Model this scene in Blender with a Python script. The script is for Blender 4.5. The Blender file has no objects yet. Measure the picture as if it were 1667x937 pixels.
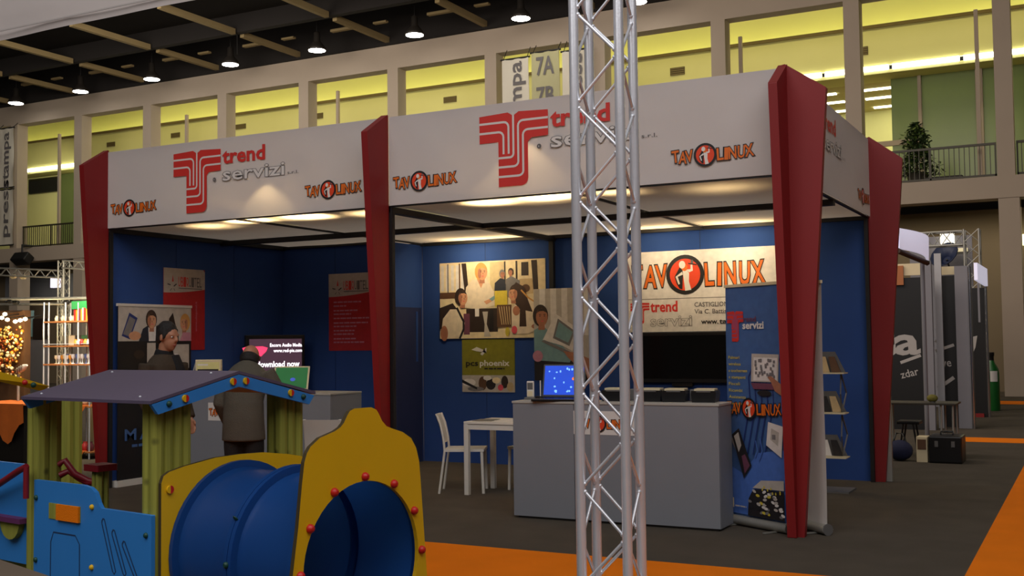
import bpy, bmesh, math, random
from math import sin, cos, pi, radians as R
from mathutils import Vector as V, Matrix

random.seed(7)
SC = bpy.context.scene
COL = SC.collection

# ------------------------------------------------------------------ camera
CAMPOS = V((0, 0, 1.54)); FPX = 1808.6
PITCH, ROLL, YAW = .0484, -.0124, .4819
FW = V((-sin(YAW)*cos(PITCH), cos(YAW)*cos(PITCH), sin(PITCH)))
RT = V((cos(YAW), sin(YAW), 0)); UP = RT.cross(FW)
R2 = RT*cos(ROLL)+UP*sin(ROLL); U2 = -RT*sin(ROLL)+UP*cos(ROLL)
cd = bpy.data.cameras.new('camera'); cam = bpy.data.objects.new('camera', cd); COL.objects.link(cam)
cd.sensor_fit = 'HORIZONTAL'; cd.sensor_width = 36.0; cd.lens = 36.0*FPX/1667.0
cd.clip_start = .05; cd.clip_end = 200
M3 = Matrix((R2, U2, -FW)).transposed()
cam.matrix_world = Matrix.Translation(CAMPOS) @ M3.to_4x4()
SC.camera = cam

def at(px, py, x=None, y=None, z=None, d=None):
    """photo pixel -> point of the place on the plane x=, y= or z= (or at depth d)"""
    r = FW+R2*((px-833.5)/FPX)-U2*((py-468.5)/FPX)
    if x is not None: t = (x-CAMPOS.x)/r.x
    elif y is not None: t = (y-CAMPOS.y)/r.y
    elif z is not None: t = (z-CAMPOS.z)/r.z
    else: t = d
    return CAMPOS+r*t

# ------------------------------------------------------------------ world, light, exposure
SC.view_settings.view_transform = 'Standard'; SC.view_settings.look = 'None'
SC.view_settings.gamma = 1; SC.view_settings.use_curve_mapping = False
SC.view_settings.exposure = 0.0
W = bpy.data.worlds.new('hall_air'); SC.world = W; W.use_nodes = True
W.node_tree.nodes['Background'].inputs[0].default_value = (1.0, .93, .86, 1)
W.node_tree.nodes['Background'].inputs[1].default_value = .035

def light(name, kind, loc, power, color=(1, 1, 1), size=.1, target=None, angle=None, blend=.6, sy=None):
    l = bpy.data.lights.new(name, kind); l.energy = power; l.color = color
    if kind == 'AREA':
        l.size = size
        if sy: l.shape = 'RECTANGLE'; l.size_y = sy
        if angle: l.spread = angle
    else: l.shadow_soft_size = size
    if kind == 'SPOT': l.spot_size = angle; l.spot_blend = blend
    o = bpy.data.objects.new(name, l); COL.objects.link(o); o.location = loc
    if target is not None: o.rotation_euler = (V(target)-V(loc)).to_track_quat('-Z', 'Y').to_euler()
    return o
# general light of the hall's rows of ceiling lamps
light('hall_light_front', 'AREA', (-1.5, -1, 9.5), 1220, (1, .96, .95), 18, (-4, 4.5, 0), sy=9)
light('hall_light_mid', 'AREA', (-8, 17, 11), 330, (1, .90, .78), 26, (-8, 17.5, 0), sy=10)
light('hall_light_wall', 'AREA', (-14, 13, 9.6), 1800, (1, .86, .74), 22, (-14, 31, 6.5), sy=4)
light('undercroft_fill', 'AREA', (-14, 32.2, 4.9), 230, (1, .88, .62), 50, (-14, 32.4, 0), sy=1.2)  # fill added under the gallery to brighten the lower wall, no lamp known there
light('undercroft_fill', 'AREA', (-1, 31.8, 4.9), 14, (1, .88, .62), 5, (-1, 32.4, 0), sy=1.0)  # second added fill, right end under the gallery
WARM = (1, .72, .36)
light('left_wall_fill', 'AREA', (-25, 19, 9.2), 520, (1, .90, .78), 8, (-31, 31, 6.5), sy=4)  # fill added to brighten the left wall and its hanging banners
# halogen spots above the booth's cloth ceiling
for p in ((-7.35, 8.93, 3.33), (-4.45, 8.93, 3.48)):
    light('header_spot', 'SPOT', p, 26, WARM, .03, (p[0], p[1]-.02, 2.6), R(92), .35)
for x, e, y, z in ((-8.5, 3.5, 9.1, 3.15), (-7.85, 17, 8.98, 3.07), (-7.1, 18, 8.98, 3.07), (-6.35, 4.5, 9.1, 3.12), (-4.95, 10, 8.98, 3.08), (-4.35, 19, 8.98, 3.07), (-3.75, 3.5, 9.0, 3.14), (-2.8, 2, 9.2, 3.3)):      # lamps lying above the cloth ceiling, front row
    light('header_lamp', 'AREA', (x, y+.05, z), e*.8, WARM, .35, (x, y+.10, 2.6), angle=R(95), sy=.12)
for x, e in ((-8.6, 3), (-7.0, 13), (-6.4, 6), (-4.5, 9), (-3.5, 13)):      # rear row
    light('rear_lamp', 'AREA', (x, 12.2, 3.12), e, WARM, .5, (x, 12.15, 2.6), sy=.2)
for x, e in ((-6.95, 7.0), (-4.45, 4.5), (-3.55, 7.0)):
    light('wall_washer', 'AREA', (x, 11.85, 2.76), e, (1, .82, .55), .16, (x, 12.44, 1.9), sy=.12)

# ------------------------------------------------------------------ materials
def lin(c):
    return tuple(((v/255)/12.92 if v/255 <= .04045 else (((v/255)+.055)/1.055)**2.4) for v in c)+(1,)
MATS = {}
def mat(name, rgb, rough=.6, metal=0, var=.10, scale=6, bump=0, spec=.5, trans=0, stretch=None, bscale=None):
    """procedural material: noise varies the colour a little and may raise a fine relief"""
    if name in MATS: return MATS[name]
    m = bpy.data.materials.new(name); m.use_nodes = True; nt = m.node_tree; n = nt.nodes; L = nt.links
    b = n['Principled BSDF']; b.inputs['Roughness'].default_value = rough; b.inputs['Metallic'].default_value = metal
    b.inputs['Specular IOR Level'].default_value = spec
    tc = n.new('ShaderNodeTexCoord'); mp = n.new('ShaderNodeMapping'); L.new(tc.outputs['Object'], mp.inputs[0])
    if stretch: mp.inputs['Scale'].default_value = stretch
    nz = n.new('ShaderNodeTexNoise'); nz.inputs['Scale'].default_value = scale; nz.inputs['Detail'].default_value = 4
    L.new(mp.outputs[0], nz.inputs['Vector'])
    mx = n.new('ShaderNodeMix'); mx.data_type = 'RGBA'; c = lin(rgb)
    mx.inputs['A'].default_value = tuple(v*(1-var) for v in c[:3])+(1,)
    mx.inputs['B'].default_value = tuple(min(1, v*(1+var)) for v in c[:3])+(1,)
    L.new(nz.outputs['Fac'], mx.inputs['Factor']); L.new(mx.outputs['Result'], b.inputs['Base Color'])
    if bump:
        nb = n.new('ShaderNodeTexNoise'); nb.inputs['Scale'].default_value = bscale or scale*8; L.new(mp.outputs[0], nb.inputs['Vector'])
        bp = n.new('ShaderNodeBump'); bp.inputs['Strength'].default_value = bump; bp.inputs['Distance'].default_value = .01
        L.new(nb.outputs['Fac'], bp.inputs['Height']); L.new(bp.outputs[0], b.inputs['Normal'])
    if trans:
        t = n.new('ShaderNodeBsdfTranslucent'); L.new(mx.outputs['Result'], t.inputs[0])
        ms = n.new('ShaderNodeMixShader'); ms.inputs[0].default_value = trans
        L.new(b.outputs[0], ms.inputs[1]); L.new(t.outputs[0], ms.inputs[2]); L.new(ms.outputs[0], n['Material Output'].inputs[0])
    MATS[name] = m; return m
def emit(name, rgb, strength, var=.05):
    if name in MATS: return MATS[name]
    m = mat(name, rgb, var=var); b = m.node_tree.nodes['Principled BSDF']
    b.inputs['Emission Color'].default_value = lin(rgb); b.inputs['Emission Strength'].default_value = strength
    return m
def glass(name, rgb, rough=.02, haze=.12, hcol=None):
    """pane: tinted see-through plus a gloss and a little body colour"""
    m = bpy.data.materials.new(name); m.use_nodes = True; nt = m.node_tree; n = nt.nodes; L = nt.links
    b = n['Principled BSDF']; b.inputs['Base Color'].default_value = lin(hcol or rgb); b.inputs['Roughness'].default_value = rough+.1
    t = n.new('ShaderNodeBsdfTransparent'); nz = n.new('ShaderNodeTexNoise'); nz.inputs['Scale'].default_value = .7
    mx = n.new('ShaderNodeMix'); mx.data_type = 'RGBA'; c = lin(rgb)
    mx.inputs['A'].default_value = tuple(v*.88 for v in c[:3])+(1,); mx.inputs['B'].default_value = c
    L.new(nz.outputs['Fac'], mx.inputs['Factor']); L.new(mx.outputs['Result'], t.inputs[0])
    ms = n.new('ShaderNodeMixShader'); ms.inputs[0].default_value = haze
    L.new(t.outputs[0], ms.inputs[1]); L.new(b.outputs[0], ms.inputs[2]); L.new(ms.outputs[0], n['Material Output'].inputs[0])
    MATS[name] = m; return m
def wood(name, a, b_):
    """pressure-treated timber: streaks along z and a few knots"""
    m = mat(name, a, .75, 0, .1, 3); nt = m.node_tree; n = nt.nodes; L = nt.links
    b = n['Principled BSDF']; tc = n.new('ShaderNodeTexCoord'); mp = n.new('ShaderNodeMapping')
    mp.inputs['Scale'].default_value = (60, 60, 2.2); L.new(tc.outputs['Object'], mp.inputs[0])
    nz = n.new('ShaderNodeTexNoise'); nz.inputs['Scale'].default_value = 1; nz.inputs['Detail'].default_value = 6; L.new(mp.outputs[0], nz.inputs[0])
    vo = n.new('ShaderNodeTexVoronoi'); vo.inputs['Scale'].default_value = 7; L.new(tc.outputs['Object'], vo.inputs[0])
    rp = n.new('ShaderNodeValToRGB'); rp.color_ramp.elements[0].position = .05; rp.color_ramp.elements[1].position = .16
    rp.color_ramp.elements[0].color = (.35, .35, .35, 1); L.new(vo.outputs['Distance'], rp.inputs[0])
    mx = n.new('ShaderNodeMix'); mx.data_type = 'RGBA'; mx.inputs['A'].default_value = lin(a); mx.inputs['B'].default_value = lin(b_)
    L.new(nz.outputs['Fac'], mx.inputs['Factor'])
    mm = n.new('ShaderNodeMix'); mm.data_type = 'RGBA'; mm.blend_type = 'MULTIPLY'; mm.inputs['Factor'].default_value = 1
    L.new(mx.outputs['Result'], mm.inputs['A']); L.new(rp.outputs[0], mm.inputs['B']); L.new(mm.outputs['Result'], b.inputs['Base Color'])
    return m

M_FLOOR = mat('hall_carpet', (84, 77, 68), .95, 0, .22, 2.5, .5, .1, bscale=260)
M_ORANGE = mat('orange_carpet', (240, 126, 18), .9, 0, .10, 3, .4, .1, bscale=260)
M_PLASTER = mat('grey_plaster', (168, 154, 138), .9, 0, .06, 1.2, .1)
M_CREAM = mat('cream_plaster', (224, 222, 156), .9, 0, .04, 1.0)
M_DARKCEIL = mat('dark_ceiling', (26, 22, 20), .95, 0, .3, .8)
M_BEAM = mat('buff_beam', (140, 122, 84), .8, 0, .1, 2)
M_BLUEWALL = mat('blue_fabric_panel', (44, 74, 138), .85, 0, .10, 3, .2, .2, bscale=400)
M_BLUEDOOR = mat('dark_blue_door', (26, 38, 82), .7, 0, .08, 3)
M_BLACK = mat('black_metal', (20, 19, 19), .5, 0, .2, 8)
M_CLOTH = mat('white_banner_cloth', (212, 206, 204), .85, 0, .03, 2.0, .9, .1, trans=.22, bscale=3.2)
M_CEILCLOTH = mat('white_ceiling_cloth', (214, 206, 196), .9, 0, .04, 2.0, 0, .1, trans=.5)
M_RED = mat('red_painted_board', (130, 16, 18), .55, 0, .08, 2.5)
M_INKRED = mat('red_ink', (206, 48, 40), .6, 0, .05, 9)
M_INKORANGE = mat('orange_ink', (224, 108, 22), .6, 0, .14, 14)
M_INKFIRE = mat('vermilion_ink', (224, 66, 24), .6, 0, .14, 8)
M_INKBLACK = mat('black_ink', (24, 20, 20), .6, 0, .1, 9)
M_INKGREY = mat('grey_ink', (96, 92, 92), .6, 0, .1, 9)
M_INKLIGHT = mat('light_grey_ink', (170, 164, 160), .6, 0, .1, 9)
M_INKWHITE = mat('white_ink', (226, 220, 212), .6, 0, .05, 9)
M_PAPER = mat('white_paper', (218, 212, 206), .7, 0, .04, 9)
M_ALU = mat('aluminium', (234, 238, 246), .30, .5, .06, 12, .05)
M_ALUDULL = mat('dull_aluminium', (170, 168, 160), .45, .6, .1, 9)
M_COUNTER = mat('grey_laminate', (128, 130, 136), .6, 0, .05, 4)
M_COUNTERTOP = mat('pale_grey_edge', (170, 166, 158), .5, 0, .05, 4)
M_WHITEPL = mat('white_plastic', (214, 208, 198), .45, 0, .04, 6)
M_BLACKPL = mat('black_plastic', (18, 17, 18), .35, 0, .15, 9)
M_GREYPL = mat('grey_plastic', (96, 94, 92), .5, 0, .1, 9)
M_BEIGEPL = mat('beige_plastic', (218, 202, 164), .5, 0, .06, 9)
M_PYELLOW = mat('yellow_play_board', (224, 178, 10), .5, 0, .05, 5, .04)
M_PBLUE = mat('sky_blue_play_board', (46, 128, 206), .5, 0, .05, 5, .04)
M_TUNNEL = mat('blue_moulded_plastic', (36, 88, 164), .32, 0, .06, 5, .04, trans=.5)
M_PRED = mat('red_plastic_cap', (196, 30, 26), .4, 0, .08, 8)
M_PDARKRED = mat('dark_red_plastic', (128, 18, 34), .45, 0, .1, 8)
M_PGREEN = mat('dark_green_cap', (14, 66, 56), .5, 0, .1, 8)
M_ROOF = mat('grey_violet_roof_board', (88, 78, 100), .5, 0, .08, 4, .04)
M_WOOD = wood('treated_pine', (172, 172, 72), (112, 114, 36))
M_GROOVE = mat('routed_groove', (22, 52, 92), .8)

# ------------------------------------------------------------------ mesh helpers
class MB:
    def __init__(self): self.v = []; self.f = []; self.m = []; self.mats = []; self.sm = []
    def mi(self, m):
        if m not in self.mats: self.mats.append(m)
        return self.mats.index(m)
    def add(self, vs, fs, m, smooth=False):
        o = len(self.v); self.v += [V(p) for p in vs]; k = self.mi(m)
        for f in fs: self.f.append([i+o for i in f]); self.m.append(k); self.sm.append(smooth)
    def box(self, lo, hi, m, F=None):
        (a, b, c), (d, e, g) = lo, hi
        vs = [(a, b, c), (d, b, c), (d, e, c), (a, e, c), (a, b, g), (d, b, g), (d, e, g), (a, e, g)]
        if F: vs = [F(*p) for p in vs]
        self.add(vs, [(0, 3, 2, 1), (4, 5, 6, 7), (0, 1, 5, 4), (1, 2, 6, 5), (2, 3, 7, 6), (3, 0, 4, 7)], m)
    def prism(self, pts, c0, c1, m, F, side=None):
        """2-D outline (a,b) swept from c0 to c1 in frame F(a,b,c)"""
        n = len(pts); vs = [F(a, b, c0) for a, b in pts]+[F(a, b, c1) for a, b in pts]
        self.add(vs, [tuple(range(n))[::-1], tuple(range(n, 2*n))], m)
        self.add(vs, [(i, (i+1) % n, n+(i+1) % n, n+i) for i in range(n)], side or m)
    def tube(self, pts, r, m, n=8, smooth=True, cap=True, ref=None):
        pts = [V(p) for p in pts]; k = len(pts)
        rr = r if isinstance(r, (list, tuple)) else [r]*k
        rings = []
        prev = None
        for i, p in enumerate(pts):
            t = (pts[min(i+1, k-1)]-pts[max(i-1, 0)]).normalized()
            s = V(ref) if ref else (prev if prev else (V((0, 0, 1)) if abs(t.z) < .9 else V((1, 0, 0))))
            a = (s-t*s.dot(t)).normalized(); b = t.cross(a); prev = a
            q = rr[i]; r1, r2 = q if isinstance(q, (tuple, list)) else (q, q)
            rings.append([p+a*(r1*cos(2*pi*j/n))+b*(r2*sin(2*pi*j/n)) for j in range(n)])
        vs = [p for g in rings for p in g]
        fs = [(i*n+j, i*n+(j+1) % n, (i+1)*n+(j+1) % n, (i+1)*n+j) for i in range(k-1) for j in range(n)]
        self.add(vs, fs, m, smooth)
        if cap: self.add(vs, [tuple(range(n))[::-1], tuple(range((k-1)*n, k*n))], m)
    def lathe(self, prof, m, F, n=20, smooth=True):
        """profile [(r,h)] turned about axis c of frame F"""
        k = len(prof); vs = [F(r*cos(2*pi*j/n), r*sin(2*pi*j/n), h) for r, h in prof for j in range(n)]
        self.add(vs, [(i*n+j, i*n+(j+1) % n, (i+1)*n+(j+1) % n, (i+1)*n+j) for i in range(k-1) for j in range(n)], m, smooth)
        self.add(vs, [tuple(range(n))[::-1], tuple(range((k-1)*n, k*n))], m)
    def ball(self, c, r, m, nu=12, nv=8, F=None):
        c = V(c); rx, ry, rz = r if isinstance(r, (tuple, list)) else (r, r, r)
        vs = []; fs = []
        for i in range(nv+1):
            th = pi*i/nv
            for j in range(nu):
                p = V((rx*sin(th)*cos(2*pi*j/nu), ry*sin(th)*sin(2*pi*j/nu), rz*cos(th)))
                vs.append(c+p if not F else F(*(c+p)))
        for i in range(nv):
            for j in range(nu): fs.append((i*nu+j, (i+1)*nu+j, (i+1)*nu+(j+1) % nu, i*nu+(j+1) % nu))
        self.add(vs, fs, m, True)
    def build(self, name, parent=None, origin=None, mods=None, bevel=0):
        o0 = V(origin) if origin is not None else V((0, 0, 0))
        base = o0+(V(parent['_w']) if parent and '_w' in parent else V((0, 0, 0)))
        me = bpy.data.meshes.new(name)
        me.from_pydata([p-base for p in self.v], [], self.f)
        for m in self.mats: me.materials.append(m)
        me.polygons.foreach_set('material_index', self.m); me.polygons.foreach_set('use_smooth', self.sm)
        me.update()
        o = bpy.data.objects.new(name, me); COL.objects.link(o)
        if parent: o.parent = parent
        o.location = o0
        o['_w'] = list(base)
        if bevel:
            b = o.modifiers.new('bevel', 'BEVEL'); b.width = bevel; b.segments = 2; b.limit_method = 'ANGLE'
        if mods:
            vx, itn = mods
            r = o.modifiers.new('remesh', 'REMESH'); r.mode = 'VOXEL'; r.voxel_size = vx; r.use_smooth_shade = True
            s = o.modifiers.new('smooth', 'SMOOTH'); s.iterations = itn; s.factor = .5
        return o
def thing(name, label, cat, loc, group=None):
    o = bpy.data.objects.new(name, None); COL.objects.link(o); o.location = loc; o.empty_display_size = .1
    o['label'] = label; o['category'] = cat; o['_w'] = list(loc)
    if group: o['group'] = group
    return o
def tag(o, label, cat, group=None):
    o['label'] = label; o['category'] = cat
    if group: o['group'] = group
    return o
def struct(name, loc=(0, 0, 0)):
    o = bpy.data.objects.new(name, None); COL.objects.link(o); o.location = loc; o['_w'] = list(loc); o['kind'] = 'structure'; return o
def copy_tree(o, loc, parent=None, rotz=None):
    c = o.copy(); COL.objects.link(c)
    if parent: c.parent = parent
    else:
        c.location = loc
        if rotz is not None: c.rotation_euler = (0, 0, rotz)
    for ch in list(o.children): copy_tree(ch, None, c)
    return c
def frame(o, u, v):
    o = V(o); u = V(u).normalized(); v = V(v).normalized(); n = u.cross(v)
    return lambda a, b, c=0: o+u*a+v*b+n*c
I3 = lambda a, b, c=0: V((a, b, c))
Z = V((0, 0, 1))
def facing(o, ang):
    """vertical plane frame: a to the right, b up, c towards the viewer; ang = direction of a about z"""
    return frame(o, (cos(ang), sin(ang), 0), (0, 0, 1))
def box_part(name, parent, lo, hi, m, F=None, bevel=0):
    b = MB(); b.box(lo, hi, m, F); return b.build(name, parent, bevel=bevel)

# ------------------------------------------------------------------ flat print
GL = {}
def glyphs(s, bold):
    k = (s, bold)
    if k not in GL:
        c = bpy.data.curves.new('t', 'FONT'); c.body = s; c.offset = bold; c.resolution_u = 2; c.size = 1
        o = bpy.data.objects.new('t', c); COL.objects.link(o)
        me = bpy.data.meshes.new_from_object(o.evaluated_get(bpy.context.evaluated_depsgraph_get()))
        GL[k] = ([(p.co.x, p.co.y) for p in me.vertices], [tuple(p.vertices) for p in me.polygons])
        bpy.data.objects.remove(o); bpy.data.curves.remove(c); bpy.data.meshes.remove(me)
    return GL[k]
CAP = .73
class Print:
    """flat printing on a sheet: polygons and letters in the sheet's plane, each a hair above the last"""
    def __init__(self, F, c0=.0008, step=.00016): self.F = F; self.c = c0; self.s = step; self.mb = MB()
    def nxt(self): self.c += self.s; return self.c
    def poly(self, pts, m):
        c = self.nxt()
        self.mb.add([self.F(a, b, c) for a, b in pts], [tuple(range(len(pts)))], m)
    def rect(self, x0, y0, x1, y1, m): self.poly([(x0, y0), (x1, y0), (x1, y1), (x0, y1)], m)
    def ell(self, cx, cy, rx, ry, m, n=24, a0=0, a1=2*pi, rot=0):
        k = n if a1-a0 > 6.2 else n+1
        P = [(rx*cos(a0+(a1-a0)*i/n), ry*sin(a0+(a1-a0)*i/n)) for i in range(k)]
        self.poly([(cx+x*cos(rot)-y*sin(rot), cy+x*sin(rot)+y*cos(rot)) for x, y in P], m)
    def line(self, pts, w, m):
        c = self.nxt(); n = len(pts); L = []; Rr = []
        for i, (x, y) in enumerate(pts):
            x0, y0 = pts[max(i-1, 0)]; x1, y1 = pts[min(i+1, n-1)]
            d = math.hypot(x1-x0, y1-y0) or 1; nx, ny = -(y1-y0)/d*w/2, (x1-x0)/d*w/2
            L.append((x+nx, y+ny)); Rr.append((x-nx, y-ny))
        vs = [self.F(a, b, c) for a, b in L+Rr]
        self.mb.add(vs, [(i, n+i, n+i+1, i+1) for i in range(n-1)], m)
    def text(self, s, x, y, h, m, w=None, bold=0, rot=0, align='L', fit=False):
        """letters with cap height h; w = wanted width; fit = stretch the letters' own box to w x h"""
        c = self.nxt(); vs, fs = glyphs(s, bold); vb = glyphs(s, 0)[0]
        if not vs: return
        x0 = min(p[0] for p in vb); x1 = max(p[0] for p in vb); y0 = min(p[1] for p in vb); y1 = max(p[1] for p in vb)
        k = h/CAP; kx = k
        if w: kx = w/(x1-x0)
        ky = h/(y1-y0) if fit else k
        oy = y0 if fit else 0
        wd = (x1-x0)*kx; ox = {'L': 0, 'C': -wd/2, 'R': -wd}[align]
        P = [((a-x0)*kx+ox, (b-oy)*ky) for a, b in vs]
        self.mb.add([self.F(x+a*cos(rot)-b*sin(rot), y+a*sin(rot)+b*cos(rot), c) for a, b in P], fs, m)
    def greek(self, x, y, w, h, m, words=3):
        """a line of print too fine to read: short dashes"""
        g = random.Random(int(abs(x*977+y*7919)*10)+words); a = x; c = self.nxt()
        while a < x+w-.3*h:
            l = min(g.uniform(1.5, 5)*h, x+w-a)
            self.mb.add([self.F(p, q, c) for p, q in ((a, y), (a+l, y), (a+l, y+h), (a, y+h))], [(0, 1, 2, 3)], m); a += l+.6*h
    def build(self, name, parent): return self.mb.build(name, parent)
def arc(cx, cy, r, a0, a1, n=6): return [(cx+r*cos(a0+(a1-a0)*i/n), cy+r*sin(a0+(a1-a0)*i/n)) for i in range(n+1)]
def flow_logo(P, x, y, w, h, ink, gap):
    """red T emblem of parallel rounded bands; (x,y) lower left"""
    q = lambda pts: [(x+a*w, y+(1-b)*h) for a, b in pts]
    S = [(0, .02), (.42, 0), (.5, .05), (.58, 0), (1, .02), (1, .36), (.76, .37), (.71, .42), (.71, .90)]
    S += [(.71-.1+.1*cos(t), .90+.10*sin(t)) for t in (pi/8, pi/4, 3*pi/8, pi/2)]
    S += [(.28, 1), (.28, .39), (0, .39)]
    P.poly(q(S)[::-1], ink)
    t = .028*w
    def J(x0, yb, xt, r, yend): return [(x0, yb)]+[(xt-r*1.0+r*sin(a), yb+r-r*cos(a)) if x0 < xt else (xt+r-r*sin(a), yb+r-r*cos(a)) for a in (0, .4, .8, 1.2, pi/2)]+[(xt, yend)]
    P.line(q(J(0, .125, .43, .07, .56)), t, gap)
    P.line(q(J(0, .255, .355, .07, .56)), t, gap)
    def RJ(yb, xt, yd): return J(1, yb, xt, .07, yd-.06)+[(xt-.07+.07*cos(a), yd-.06+.06*sin(a)) for a in (.4, .8, 1.2, pi/2)]+[(.28, yd)]
    P.line(q([(.5, .0), (.5, .56)]+[(.45+.05*cos(a), .56+.05*sin(a)) for a in (.4, .8, 1.2, pi/2)]+[(.28, .61)]), t, gap)
    P.line(q(RJ(.125, .57, .735)), t, gap)
    P.line(q(RJ(.255, .64, .865)), t, gap)
def waiter_disc(P, cx, cy, r, simple=False):
    P.ell(cx, cy, r, r, M_INKBLACK, 32)
    P.ell(cx, cy, r*.80, r*.80, M_INKFIRE, 32)
    b = lambda pts: [(cx+a*r, cy+q*r) for a, q in pts]
    P.poly(b([(-.55, -.1), (-.2, .5), (-.05, .55), (-.1, 0), (-.15, -.75), (-.3, -.7), (-.45, -.45)]), M_INKBLACK)
    P.poly(b([(-.12, .2), (.1, .25), (.22, .05), (.2, -.35), (.32, -.78), (.0, -.82), (-.05, -.4)]), M_INKWHITE)   # apron
    P.poly(b([(.1, .25), (.22, .1), (.42, .18), (.40, .48), (.30, .48), (.30, .26)]), M_INKWHITE)                     # raised arm
    P.poly(b([(-.15, .15), (-.5, -.1), (-.35, -.5), (-.27, -.46), (-.38, -.1), (-.1, 0)]), M_INKWHITE)               # lowered arm
    P.ell(cx-.02*r, cy+.36*r, .17*r, .19*r, M_INKORANGE, 12)
    P.ell(cx-.14*r, cy+.5*r, .17*r, .2*r, M_INKWHITE, 12)
    P.poly(b([(.18, .52), (.62, .44), (.62, .50), (.18, .58)]), M_INKBLACK)                                          # tray
    P.poly(b([(.30, .55), (.45, .53), (.44, .72), (.32, .73)]), M_INKGREY)
TAV = [('T', .0, .085, .010, 4), ('A', .08, .09, -.004, -3), ('V', .168, .088, .0, 5), ('L', .548, .072, -.004, 3), ('I', .636, .034, -.003, -2), ('N', .688, .085, .0, 2), ('U', .788, .08, .004, -3), ('X', .882, .095, .008, 6)]
def tavolinux(P, x, y, w, lh=.135, cr=.138, disc=True):
    """TAV (o) LINUX, x,y lower left of the letters"""
    H = w*lh
    for m, bd in ((M_INKBLACK, .075), (M_INKORANGE, .02)):
        for s, a, ww, dy, ro in TAV: P.text(s, x+a*w, y+dy*w, H, m, ww*w, bd, R(ro), fit=True)
    if disc: waiter_disc(P, x+.40*w, y+H*.5+.005*w, w*cr)
def trend_servizi(P, x, y, w, h, red=None, grey=None, white=None):
    """word mark: 'trend' above outlined 'servizi'"""
    P.text('trend', x, y+h*.58, h*.44, red or M_INKRED, w*.66, .028)
    if grey:
        P.text('servizi', x, y, h*.44, grey, w, .032); P.text('servizi', x, y, h*.44, white, w, .008)
    else: P.text('servizi', x, y, h*.44, white, w, .03)

# ================================================================== SETTING
# ---- floor with orange carpet lanes
fl = struct('floor')
box_part('carpet', fl, (-60, -8, -.05), (25, 60, 0), M_FLOOR)
for lo, hi in (((-14, 5.5, 0), (-.79, 7.38, .004)), ((-.79, -6, 0), (.75, 17.55, .004)), ((-1.84, 17.55, 0), (12, 18.3, .004)), ((-2.6, 27.4, 0), (12, 28.7, .004))):
    box_part('floor_stripe', fl, lo, hi, M_ORANGE)
# ---- hall wall with gallery openings (31 m away)
YW = 30.9; PW = 3.747; X0 = -35.79; ZS0, ZS1, ZO, ZC = 5.06, 5.63, 10.75, 11.55
wb = struct('wall_back')
cx = [X0+PW*k for k in range(-1, 13)]
for x in cx:
    box_part('column', wb, (x, YW, ZS1), (x+.42, YW+.5, ZO), M_PLASTER)
    box_part('pier', wb, (x, YW, 0), (x+.5, YW+.6, ZS0), M_PLASTER)
box_part('lintel', wb, (-45, YW, ZO), (14, YW+.5, ZC), M_PLASTER)
box_part('gallery_edge', wb, (-45, YW-.03, ZS0), (14, YW+.6, ZS1), M_PLASTER)
box_part('lower_wall', wb, (-45, YW+2.6, 0), (14, YW+2.8, ZS0), mat('shaded_plaster', (118, 104, 82), .9, 0, .06, 1.2))  # wall plaster with the dimmer light under the gallery put into its colour
for xa, xb in ((-43, -38), (-36.5, -33)):
    box_part('grey_frieze', wb, (xa, YW+2.5, 3.6), (xb, YW+2.6, 4.7), M_COUNTER)
# door and its lit sign at the far right
d1 = struct('door_1')
box_part('door_leaf', d1, (-1.55, YW+2.45, 0), (.6, YW+2.6, 3.9), mat('dark_door', (44, 50, 58), .5))
box_part('door_lamp', d1, (-1.72, YW+2.35, 4.0), (-.2, YW+2.45, 4.3), emit('door_lamp_tube', (246, 246, 190), 2.2))
# ---- gallery behind the openings
ga = struct('wall_gallery')
YB2 = 35.1
M_BULK = mat('bulkhead_plaster', (222, 218, 146), .9, 0, .04, 1)
box_part('bulkhead', ga, (-48, YB2, 9.85), (16, YB2+.12, 11.1), M_BULK)
box_part('ledge', ga, (-48, YB2-.06, 11.02), (16, YB2+.05, 11.12), mat('dark_ledge', (120, 104, 60), .8))  # cornice ledge, darker than the bulkhead below
box_part('soffit', ga, (-48, YB2, 9.60), (16, YB2+1.2, 9.70), M_CREAM)
box_part('cove_wall', ga, (-48, YB2+.75, 10.9), (16, YB2+.85, 14.2), M_CREAM)
box_part('cove_floor', ga, (-48, YB2+.1, 10.88), (16, YB2+.8, 10.94), M_CREAM)
box_part('cove_lamp', ga, (-48, YB2+.18, 10.94), (16, YB2+.26, 10.99), emit('cove_tube', (255, 248, 176), 5.5))
box_part('gallery_floor', ga, (-48, YW+.6, 5.3), (16, 42, 5.6), mat('gallery_floor_tile', (120, 104, 78), .6))
box_part('gallery_ceiling', ga, (-48, YW+.5, 14.2), (16, YB2+.8, 14.3), M_CREAM)
box_part('rear_wall', ga, (-48, 41, 5.6), (16, 41.15, 9.7), M_CREAM)
box_part('room_ceiling', ga, (-48, YB2+1.2, 9.62), (16, 41, 9.72), mat('room_ceiling_board', (206, 196, 140), .9))
box_part('yellow_wall', ga, (-48, YB2+.9, 5.6), (-20.5, YB2+1.1, 9.6), M_CREAM)
FT = emit('fluorescent_tube', (255, 252, 226), 7)
x = -47.6
while x < 15:
    box_part('fluorescent_lamp', ga, (x, YB2-.05, 9.70), (x+1.9, YB2+.1, 9.84), FT); x += 2.02
G_GREEN = mat('frosted_green_glass', (140, 156, 98), .25, 0, .16, .5, 0, .5, trans=.45)
gx = lambda px, dy=.95: at(px, 200, y=YB2+dy).x
for xa, xb in ((gx(1452), gx(1497)), (gx(1502), gx(1590)), (gx(1602), gx(1690)), (gx(1700), gx(1790))):
    box_part('glass_pane', ga, (xa, YB2+.95, 5.6), (xb, YB2+1.0, 9.6), G_GREEN)
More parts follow.
